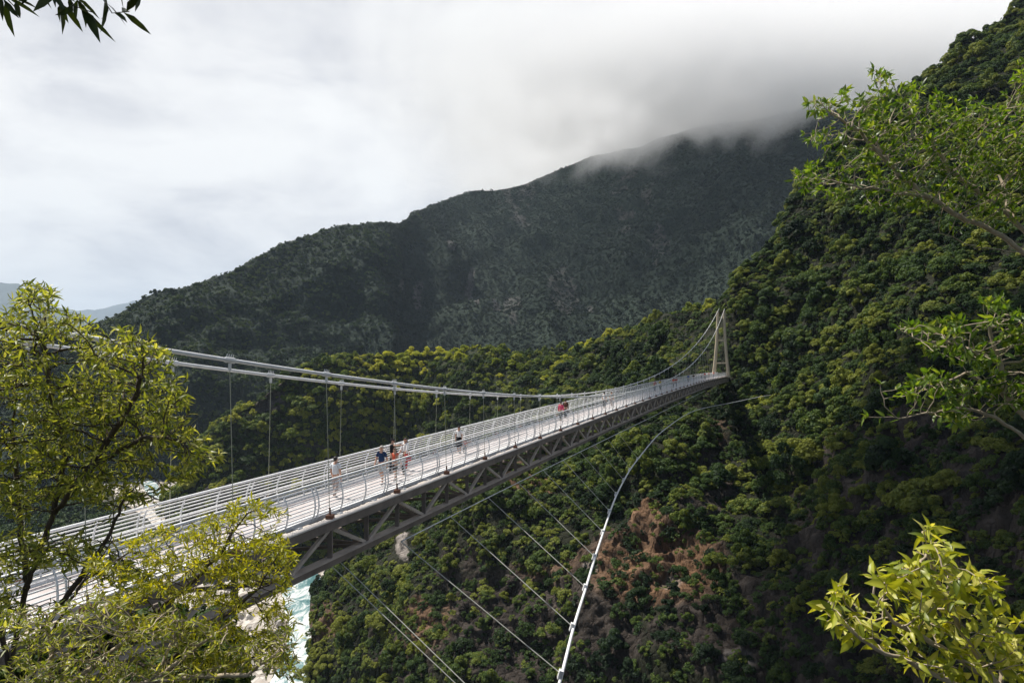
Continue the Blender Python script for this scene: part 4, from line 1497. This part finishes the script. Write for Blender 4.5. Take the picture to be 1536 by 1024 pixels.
M_bark_d = simple_mat('dark_bark', (0.085, 0.065, 0.05), 0.9, var=0.2, scale=8, bump=0.5)
M_bark_p = simple_mat('pale_bark', (0.45, 0.37, 0.27), 0.85, var=0.2, scale=8, bump=0.4)
YG = [(0.06, 0.085, 0.016), (0.13, 0.16, 0.026), (0.22, 0.245, 0.04), (0.36, 0.36, 0.075), (0.52, 0.48, 0.16)]
M_leaf_a = leaf_mat('willowy_leaf', YG, 0.45, (1.5, 1.5, 0.5), 0.42)
M_leaf_b = leaf_mat('bush_leaf', [(0.10, 0.13, 0.014), (0.21, 0.235, 0.02), (0.36, 0.36, 0.032), (0.52, 0.48, 0.07)], 0.5, (1.75, 1.6, 0.3), 0.45)
M_leaf_c = leaf_mat('broad_leaf', [(0.035, 0.075, 0.014), (0.075, 0.13, 0.02), (0.14, 0.20, 0.03), (0.28, 0.31, 0.06)], 0.45, (1.6, 1.7, 0.5), 0.38)
M_leaf_d = leaf_mat('pale_leaf', [(0.08, 0.12, 0.012), (0.22, 0.26, 0.02), (0.44, 0.45, 0.05), (0.72, 0.67, 0.22)], 0.42, (1.5, 1.4, 0.4), 0.40)
M_leaf_e = leaf_mat('shaded_leaf', [(0.03, 0.045, 0.012), (0.04, 0.06, 0.014), (0.06, 0.075, 0.012)], 0.12, (1.3, 1.4, 0.3), 0.5)

zb = lambda x, y: float(zbank(np.array([[x]]), np.array([[y]]))[0, 0])

# tall loose tree on the left
xb, yb = -5.6, 7.4
tree('slender_tree', 'tall loose yellow-green tree with thin dark stems at the left edge', 'tree',
     [[(15, 1000, 7.5), (40, 880, 7.5), (80, 770, 7.4), (98, 690, 7.4), (80, 610, 7.4), (65, 520, 7.4)],
      [(80, 770, 7.4), (135, 700, 7.2), (190, 620, 7.1), (215, 560, 7.1)],
      [(40, 880, 7.5), (28, 760, 7.7), (20, 660, 7.8)],
      [(135, 700, 7.2), (215, 655, 6.9), (270, 660, 6.8)],
      [(15, 1000, 7.5), (75, 930, 7.3), (118, 870, 7.2), (165, 800, 7.1), (190, 740, 7.0)],
      [(15, 1000, 7.5), (-20, 850, 7.6), (-60, 700, 7.6)]],
     [(52, 446, 40, 30), (20, 490, 36, 36), (75, 490, 48, 34), (115, 480, 30, 14), (35, 560, 66, 55), (150, 540, 55, 40), (205, 535, 38, 40), (190, 500, 20, 14), (240, 530, 22, 22), (110, 610, 75, 50), (215, 605, 60, 50), (258, 590, 28, 36), (250, 645, 52, 34),
      (295, 672, 36, 14), (320, 690, 14, 8), (275, 705, 36, 22), (170, 680, 75, 45), (60, 670, 75, 50), (150, 735, 70, 26), (30, 740, 50, 40), (200, 745, 46, 18), (-60, 640, 60, 120), (-60, 500, 40, 60), (30, 830, 50, 40), (110, 830, 60, 30), (150, 600, 60, 40), (100, 720, 60, 30), (190, 860, 50, 30), (-20, 900, 50, 60)],
     7.3, 0.95, 0.080, 0.075, 0.085, 0.5, 0.0030, 0.030, 0.092, M_bark_d, M_leaf_a, 11, leafy=4, wr=0.26, per_node=3, up=-0.05, rnd=0.95, droop=0.3,
     base=[(xb, yb, zb(xb, yb) - 0.1)])

# bright bush in front of the deck
xb, yb = -4.1, 6.2
tree('yellow_bush', 'bright yellow-green bushy shrub hiding the near deck and truss', 'shrub',
     [[(40, 1030, 5.9), (85, 935, 5.8), (125, 870, 5.7), (170, 810, 5.7)],
      [(40, 1030, 5.9), (130, 985, 5.7), (220, 930, 5.6), (290, 870, 5.5), (330, 830, 5.5), (370, 770, 5.5)],
      [(130, 985, 5.7), (240, 1000, 5.5), (330, 930, 5.4), (390, 880, 5.4)],
      [(125, 870, 5.7), (190, 830, 5.6)],
      [(240, 1000, 5.5), (330, 1010, 5.4), (400, 975, 5.4)]],
     [(375, 756, 40, 10), (418, 770, 16, 8), (340, 782, 40, 14), (300, 800, 30, 10), (325, 822, 60, 24), (400, 815, 40, 24), (428, 838, 18, 26), (290, 850, 60, 22), (360, 858, 60, 26), (425, 878, 18, 16), (240, 838, 40, 18), (235, 800, 32, 12), (200, 815, 20, 10),
      (290, 895, 50, 18), (350, 905, 40, 14), (410, 915, 30, 16), (230, 880, 40, 16), (160, 850, 40, 16), (310, 945, 60, 18), (390, 955, 40, 16), (230, 940, 50, 16), (180, 900, 40, 14), (420, 985, 25, 18), (330, 995, 60, 20)],
     5.55, 0.55, 0.17, 0.05, 0.055, 0.40, 0.0014, 0.016, 0.058, M_bark_d, M_leaf_b, 12, leafy=5, wr=0.25, per_node=3, up=0.05, rnd=1.0,
     base=[(xb, yb, zb(xb, yb) - 0.1)])

# twiggy undergrowth below it
xb, yb = -3.4, 5.4
tree('twiggy_shrub', 'open twiggy shrub with many bare stems below the bright yellow bush', 'shrub',
     [[(60, 1060, 5.2), (140, 1000, 5.1), (200, 950, 5.1)], [(60, 1060, 5.2), (230, 1020, 5.0), (310, 960, 5.0), (350, 930, 5.0)],
      [(230, 1020, 5.0), (370, 1010, 4.9), (430, 970, 4.9)], [(60, 1060, 5.2), (80, 980, 5.2), (70, 920, 5.3)], [(230, 1020, 5.0), (260, 960, 5.1), (270, 920, 5.1)]],
     [(200, 960, 70, 40), (320, 970, 80, 40), (400, 985, 50, 35), (430, 945, 25, 25), (260, 1010, 100, 30), (100, 950, 60, 50), (60, 1000, 60, 40), (440, 1010, 22, 20), (250, 940, 60, 30), (40, 940, 50, 40), (150, 920, 60, 30), (130, 1010, 90, 30)],
     5.05, 0.45, 0.085, 0.055, 0.06, 0.40, 0.0022, 0.018, 0.062, M_bark_p, M_leaf_a, 17, leafy=3, wr=0.27, per_node=2, up=0.1, rnd=0.9,
     base=[(xb, yb, zb(xb, yb) - 0.1)])

# tree reaching in from the right, large leaves in clusters
xb, yb = 8.9, 9.0
tree('spreading_tree', 'broad-leaved tree reaching in from the upper right, its boughs bare near the stem', 'tree',
     [[(1830, 560, 9.2), (1700, 460, 9.2), (1600, 410, 9.1), (1536, 378, 9.0), (1490, 346, 9.0), (1440, 325, 8.9), (1390, 296, 8.9), (1345, 258, 8.8), (1315, 215, 8.8)],
      [(1600, 410, 9.1), (1520, 330, 9.2), (1470, 290, 9.3), (1425, 255, 9.3), (1390, 200, 9.3)],
      [(1520, 330, 9.2), (1500, 260, 9.5), (1490, 200, 9.5)],
      [(1390, 296, 8.9), (1330, 285, 8.7), (1260, 275, 8.6)],
      [(1345, 258, 8.8), (1290, 200, 8.7), (1240, 165, 8.6)],
      [(1700, 460, 9.2), (1640, 300, 9.4), (1600, 180, 9.4)],
      [(1536, 378, 9.0), (1470, 372, 8.8), (1410, 350, 8.7)]],
     [(1318, 118, 22, 18), (1322, 150, 30, 22), (1225, 160, 24, 20), (1265, 155, 35, 20), (1300, 175, 40, 25), (1240, 205, 40, 18), (1215, 265, 28, 22), (1250, 285, 35, 18), (1285, 245, 50, 28), (1330, 210, 50, 40),
      (1370, 145, 35, 25), (1375, 180, 50, 30), (1400, 230, 60, 35), (1340, 270, 50, 28), (1440, 175, 50, 30), (1490, 190, 50, 35), (1470, 240, 60, 35), (1530, 250, 50, 50), (1400, 300, 60, 22), (1500, 310, 50, 30), (1530, 110, 16, 26),
      (1560, 180, 60, 70), (1640, 240, 80, 110), (1310, 310, 40, 14), (1445, 280, 40, 25)],
     9.0, 0.9, 0.085, 0.10, 0.11, 0.7, 0.0028, 0.034, 0.088, M_bark_p, M_leaf_c, 13, leafy=4, wr=0.38, per_node=4, up=0.15, rnd=0.9, whorl=True,
     base=[(xb + 1.2, yb, zb(xb + 1.2, yb) - 0.2), (xb + 0.9, yb, -1.5)])

xb, yb = 6.6, 7.6
tree('bare_branched_tree', 'sparse tree with pale bare branches and tufted leaves at the right edge', 'tree',
     [[(1700, 820, 7.8), (1600, 710, 7.7), (1536, 655, 7.6), (1490, 624, 7.6), (1440, 611, 7.5), (1400, 618, 7.5), (1350, 628, 7.4), (1300, 625, 7.4)],
      [(1600, 710, 7.7), (1540, 630, 7.8), (1505, 590, 7.8), (1500, 545, 7.8), (1480, 480, 7.8)],
      [(1505, 590, 7.8), (1450, 560, 7.7), (1400, 580, 7.6)],
      [(1500, 545, 7.8), (1430, 515, 7.6), (1380, 512, 7.5), (1350, 495, 7.5)],
      [(1350, 628, 7.4), (1328, 610, 7.4), (1320, 575, 7.4)],
      [(1600, 710, 7.7), (1620, 600, 8.0), (1610, 480, 8.1)]],
     [(1352, 488, 14, 8), (1385, 495, 22, 10), (1430, 492, 30, 12), (1415, 520, 35, 12), (1490, 455, 24, 12), (1500, 480, 36, 16), (1520, 510, 30, 25), (1470, 535, 45, 18), (1400, 570, 32, 14), (1370, 590, 26, 12), (1430, 585, 40, 15),
      (1480, 575, 40, 20), (1520, 590, 30, 30), (1600, 520, 60, 80), (1440, 625, 30, 10)],
     7.6, 0.5, 0.14, 0.08, 0.09, 0.6, 0.0036, 0.035, 0.105, M_bark_p, M_leaf_c, 14, leafy=3, wr=0.42, per_node=3, up=0.2, rnd=0.8, whorl=True,
     base=[(xb + 1.0, yb, zb(xb + 1.0, yb) - 0.2)])

# pale-leaved shrub, lower right
xb, yb = 3.0, 3.4
tree('pale_leaved_shrub', 'sunlit shrub with large pale yellow-green leaves in the lower right corner', 'shrub',
     [[(1560, 1110, 3.35), (1500, 1030, 3.3), (1450, 960, 3.3), (1415, 890, 3.25), (1390, 830, 3.25)],
      [(1560, 1110, 3.35), (1440, 1030, 3.2), (1350, 985, 3.15), (1290, 960, 3.1), (1255, 920, 3.1)],
      [(1500, 1030, 3.3), (1420, 975, 3.2), (1340, 930, 3.15), (1310, 890, 3.15)],
      [(1560, 1110, 3.35), (1580, 1000, 3.5), (1540, 930, 3.5)],
      [(1500, 1030, 3.3), (1500, 950, 3.4), (1480, 880, 3.4)]],
     [(1390, 795, 28, 16), (1400, 822, 50, 18), (1380, 850, 70, 22), (1430, 865, 55, 22), (1310, 850, 16, 12), (1325, 870, 30, 16), (1262, 888, 30, 16), (1242, 905, 22, 26), (1250, 940, 22, 16), (1300, 910, 45, 24), (1370, 895, 70, 28), (1450, 900, 60, 25), (1485, 875, 28, 14),
      (1350, 940, 70, 22), (1430, 945, 70, 30), (1500, 955, 50, 30), (1300, 950, 40, 16), (1480, 1000, 60, 30), (1550, 1000, 50, 50), (1410, 1000, 60, 20)],
     3.25, 0.30, 0.024, 0.045, 0.055, 0.40, 0.0026, 0.014, 0.070, M_bark_p, M_leaf_d, 15, leafy=3, wr=0.46, per_node=2, up=0.1, droop=0.5, rnd=1.2,
     base=[(xb - 0.3, yb, zb(xb - 0.3, yb) - 0.1)])

# boughs hanging in from above, upper left corner
tree('overhanging_tree', 'tree overhanging the view, a few dark pointed leaves dangling from the top left', 'tree',
     [[(-480, -700, 2.9), (-250, -420, 2.7), (-60, -160, 2.5), (40, -60, 2.45), (95, -15, 2.4), (112, 10, 2.4)],
      [(40, -60, 2.45), (110, -40, 2.4), (150, -10, 2.4), (168, 20, 2.4)],
      [(-60, -160, 2.5), (-20, -60, 2.45), (0, -10, 2.4)],
      [(-60, -160, 2.5), (60, -120, 2.5), (180, -60, 2.5), (205, -20, 2.5)]],
     [(100, -2, 40, 12), (130, 18, 25, 12), (60, -12, 40, 12), (8, 2, 22, 10), (178, 8, 20, 16), (160, -30, 60, 20), (-40, -60, 60, 40), (60, -90, 100, 40)],
     2.42, 0.06, 0.035, 0.05, 0.06, 0.4, 0.0018, 0.03, 0.105, M_bark_d, M_leaf_e, 16, leafy=6, wr=0.24, per_node=2, up=-0.75, droop=0.15, rnd=0.5,
     base=[(-3.6, 2.0, -4.9), (-3.7, 2.2, -1.5), (-3.8, 2.6, 1.6)])


# ------------------------------------------------------------------ cloud on the mountain, haze, sky, sun, camera
SUN_EL, SUN_AZ = 60.0, -64.0        # azimuth from +Y, negative = left


def cloud_bank():
    """cloud lying on the mountain: a lumpy body whose density thins out to its ragged lower edge"""
    base = [(560, 300, 1380), (640, 255, 1450), (720, 272, 1450), (800, 268, 1400), (900, 238, 1350), (980, 205, 1290), (1060, 185, 1230), (1140, 172, 1140), (1220, 160, 1080), (1320, 110, 1000), (1450, 60, 940)]
    m, nt, out = new_mat('cloud_vapour')
    g = N(nt, 'ShaderNodeNewGeometry')
    tc = N(nt, 'ShaderNodeTexCoord')
    sep = N(nt, 'ShaderNodeSeparateXYZ')
    nt.links.new(g.outputs['Position'], sep.inputs[0])
    n1 = noise_tex(nt, g.outputs['Position'], 0.009, 6, 0.62, 0.4)
    n2 = noise_tex(nt, g.outputs['Position'], 0.0035, 2, 0.5)
    # height above the cloud base (base falls a little towards the left)
    bx = math_n(nt, 'MULTIPLY', sep.outputs[0], 0.06)
    h = math_n(nt, 'SUBTRACT', math_n(nt, 'ADD', sep.outputs[2], bx), 366.0)
    h = math_n(nt, 'ADD', h, math_n(nt, 'MULTIPLY', math_n(nt, 'SUBTRACT', n1, 0.5), 260.0))
    h = math_n(nt, 'ADD', h, math_n(nt, 'MULTIPLY', math_n(nt, 'SUBTRACT', n2, 0.5), 60.0))
    d = math_n(nt, 'MULTIPLY', h, 1 / 70.0, True)
    d = math_n(nt, 'POWER', d, 1.3)
    # thins towards the left end
    lx = math_n(nt, 'MULTIPLY', math_n(nt, 'ADD', sep.outputs[0], 330.0), 1 / 600.0, True)
    top = math_n(nt, 'MULTIPLY', math_n(nt, 'SUBTRACT', 630.0, sep.outputs[2]), 1 / 240.0, True)
    fr = math_n(nt, 'MULTIPLY', math_n(nt, 'SUBTRACT', sep.outputs[1], 880.0), 1 / 120.0, True)
    lx = math_n(nt, 'POWER', lx, 1.6)
    d = math_n(nt, 'MULTIPLY', math_n(nt, 'MULTIPLY', d, lx), math_n(nt, 'MULTIPLY', top, fr))
    d = math_n(nt, 'MULTIPLY', d, CLOUD_DENS)
    pv = N(nt, 'ShaderNodeVolumePrincipled')
    pv.inputs['Color'].default_value = (0.995, 0.995, 1.0, 1)
    pv.inputs['Anisotropy'].default_value = 0.0
    nt.links.new(d, pv.inputs['Density'])
    nt.links.new(pv.outputs[0], out.inputs['Volume'])
    # body: a lumpy slab
    nx, ny = 28, 14
    xs, ys = np.linspace(-580, 1000, nx), np.linspace(880, 2000, ny)
    V, Fq = [], []
    for lvl in (0, 1):
        for j, y in enumerate(ys):
            for i, x in enumerate(xs):
                edge = min(i, nx - 1 - i, j, ny - 1 - j)
                k = min(1.0, edge / 3.0)
                nz = mnoise.fractal(Vector((x * 0.004, y * 0.004, lvl * 3.0)), 1.0, 2.0, 4) * 40
                lo, hi = 312 - 0.06 * x + nz * 0.5, 630 + nz * 0.8
                mid = 455
                z = mid + ((lo if lvl == 0 else hi) - mid) * (0.02 + 0.98 * math.sqrt(k))
                V.append((x + nz * 0.6, y + nz * 0.6, z))
    n = nx * ny
    for j in range(ny - 1):
        for i in range(nx - 1):
            a = j * nx + i
            Fq.append((a, a + nx, a + nx + 1, a + 1))
            Fq.append((n + a, n + a + 1, n + a + nx + 1, n + a + nx))
    for i in range(nx - 1):
        Fq.append((i, i + 1, n + i + 1, n + i))
        b = (ny - 1) * nx + i
        Fq.append((b + 1, b, n + b, n + b + 1))
    for j in range(ny - 1):
        a = j * nx
        Fq.append((a + nx, a, n + a, n + a + nx))
        b = a + nx - 1
        Fq.append((b, b + nx, n + b + nx, n + b))
    o = mesh_obj('cloud', V, Fq, m)
    m.cycles.homogeneous_volume = False
    tag(o, kind='stuff')
    return o


CLOUD_DENS = 0.021
cloud_bank()


def added_shade_cloud(centre, radii, dens, seed):
    """an added cloud out of view, placed to cast shade on the canyon side"""
    m, nt, out = new_mat('added_cloud_vapour')
    tc = N(nt, 'ShaderNodeTexCoord')
    ln = N(nt, 'ShaderNodeVectorMath', operation='LENGTH')
    nt.links.new(tc.outputs['Object'], ln.inputs[0])
    n1 = noise_tex(nt, tc.outputs['Object'], 2.2, 5, 0.6)
    e = math_n(nt, 'SUBTRACT', 1.0, ln.outputs['Value'])
    e = math_n(nt, 'ADD', e, math_n(nt, 'MULTIPLY', math_n(nt, 'SUBTRACT', n1, 0.5), 0.9))
    d = math_n(nt, 'MULTIPLY', math_n(nt, 'MULTIPLY', e, 3.2, True), dens)
    pv = N(nt, 'ShaderNodeVolumePrincipled')
    pv.inputs['Color'].default_value = (0.97, 0.97, 0.985, 1)
    nt.links.new(d, pv.inputs['Density'])
    nt.links.new(pv.outputs[0], out.inputs['Volume'])
    bm = bmesh.new()
    bmesh.ops.create_icosphere(bm, subdivisions=4, radius=1.0)
    for v in bm.verts:
        v.co *= 1.12 + 0.14 * mnoise.fractal(v.co * 2.0 + Vector((seed, 0, 0)), 1.0, 2.0, 3)
    me = bpy.data.meshes.new('cloud')
    bm.to_mesh(me)
    bm.free()
    me.materials.append(m)
    o = bpy.data.objects.new('cloud', me)  # added for its shadow, outside the camera's view
    COL.objects.link(o)
    o.location = centre
    o.scale = radii
    tag(o, kind='stuff')


_el, _az = math.radians(SUN_EL), math.radians(SUN_AZ)
_s = Vector((math.sin(_az) * math.cos(_el), math.cos(_az) * math.cos(_el), math.sin(_el)))
added_shade_cloud(Vector((80, 107, -25)) + _s * 620, (74, 67, 36), 0.08, 3.0)  # added along the sun's line to darken the cliff and hide the deck shadow


def haze_box():
    m, nt, out = new_mat('haze_air')
    pv = N(nt, 'ShaderNodeVolumePrincipled')
    pv.inputs['Color'].default_value = (0.68, 0.82, 1.0, 1)
    pv.inputs['Density'].default_value = HAZE
    nt.links.new(pv.outputs[0], out.inputs['Volume'])
    m.cycles.homogeneous_volume = True
    x, y0, y1, z0, z1 = 18500, -4500, 18500, -116, 1500
    V = [(sx, sy, sz) for sz in (z0, z1) for sx, sy in ((-x, y0), (x, y0), (x, y1), (-x, y1))]
    o = mesh_obj('haze', V, [(3, 2, 1, 0), (4, 5, 6, 7), (0, 1, 5, 4), (1, 2, 6, 5), (2, 3, 7, 6), (3, 0, 4, 7)], m)
    tag(o, kind='stuff')


HAZE = 0.00006
haze_box()

w = bpy.data.worlds.new('World')
sc.world = w
w.use_nodes = True
nt = w.node_tree
for n in list(nt.nodes): nt.nodes.remove(n)
out = nt.nodes.new('ShaderNodeOutputWorld')
sky = N(nt, 'ShaderNodeTexSky')
sky.sky_type = 'NISHITA'
sky.sun_disc = False
sky.sun_elevation = math.radians(SUN_EL)
sky.sun_rotation = math.radians(SUN_AZ)
tc = N(nt, 'ShaderNodeTexCoord')
sep = N(nt, 'ShaderNodeSeparateXYZ')
nt.links.new(tc.outputs['Generated'], sep.inputs[0])
# cloud layer seen in perspective
zz = math_n(nt, 'ADD', math_n(nt, 'MAXIMUM', sep.outputs[2], 0.0), 0.22)
cb = N(nt, 'ShaderNodeCombineXYZ')
nt.links.new(math_n(nt, 'DIVIDE', sep.outputs[0], zz), cb.inputs[0])
nt.links.new(math_n(nt, 'DIVIDE', sep.outputs[1], zz), cb.inputs[1])
nt.links.new(math_n(nt, 'MULTIPLY', sep.outputs[2], 2.0), cb.inputs[2])
mpw = N(nt, 'ShaderNodeMapping')
mpw.inputs['Scale'].default_value = (1.0, 1.0, 1.7)
mpw.inputs['Location'].default_value = (0.35, 0.0, 0.2)
nt.links.new(tc.outputs['Generated'], mpw.inputs[0])
n1 = noise_tex(nt, mpw.outputs[0], 2.6, 8, 0.56, 0.5)
n2 = noise_tex(nt, cb.outputs[0], 2.2, 8, 0.6, 0.4)
nn = math_n(nt, 'ADD', math_n(nt, 'MULTIPLY', n1, 0.7), math_n(nt, 'MULTIPLY', n2, 0.3))
cl = ramp(nt, nn, [(0.40, (0.58, 0.59, 0.635)), (0.465, (0.74, 0.745, 0.775)), (0.52, (0.87, 0.87, 0.88)), (0.58, (0.96, 0.96, 0.955))])
# cover: solid ahead, broken behind the camera
cov = math_n(nt, 'ADD', math_n(nt, 'MULTIPLY', sep.outputs[1], 0.75), math_n(nt, 'MULTIPLY', math_n(nt, 'SUBTRACT', n1, 0.5), 1.8))
cm = ramp(nt, math_n(nt, 'ADD', cov, 0.25), [(0.28, (0,) * 3), (0.55, (1,) * 3)])
bg1 = N(nt, 'ShaderNodeBackground')
nt.links.new(sky.outputs[0], bg1.inputs[0])
bg1.inputs[1].default_value = 0.05
bg2 = N(nt, 'ShaderNodeBackground')
nt.links.new(cl.outputs[0], bg2.inputs[0])
bg2.inputs[1].default_value = 0.80
mx = N(nt, 'ShaderNodeMixShader')
nt.links.new(cm.outputs[0], mx.inputs[0])
nt.links.new(bg1.outputs[0], mx.inputs[1])
nt.links.new(bg2.outputs[0], mx.inputs[2])
nt.links.new(mx.outputs[0], out.inputs[0])

sun = bpy.data.lights.new('sun', 'SUN')
sun.energy = 5.0
sun.angle = math.radians(0.5)
sun.color = (1.0, 0.95, 0.86)
so = bpy.data.objects.new('sun', sun)
COL.objects.link(so)
el, az = math.radians(SUN_EL), math.radians(SUN_AZ)
dirv = Vector((math.sin(az) * math.cos(el), math.cos(az) * math.cos(el), math.sin(el)))
so.rotation_euler = (-dirv).to_track_quat('-Z', 'Y').to_euler()
so.location = (0, 0, 50)

cam = bpy.data.cameras.new('camera')
cam.lens = 24.0
cam.sensor_width = 36.0
cam.sensor_fit = 'HORIZONTAL'
cam.shift_y = (CY - 512.0) / 1536.0
cam.clip_start = 0.05
cam.clip_end = 60000
co = bpy.data.objects.new('camera', cam)
co.rotation_euler = (math.radians(90), 0, 0)
COL.objects.link(co)
sc.camera = co

sc.view_settings.view_transform = 'Standard'
sc.view_settings.look = 'None'
sc.view_settings.exposure = 0.45
sc.view_settings.gamma = 1.0
sc.cycles.max_bounces = 14
sc.cycles.diffuse_bounces = 2
sc.cycles.glossy_bounces = 2
sc.cycles.transmission_bounces = 3
sc.cycles.volume_bounces = 8
sc.cycles.transparent_max_bounces = 8
sc.cycles.volume_step_rate = 0.11
sc.cycles.volume_max_steps = 220
sc.cycles.use_denoising = True
sc.cycles.sample_clamp_indirect = 4.0
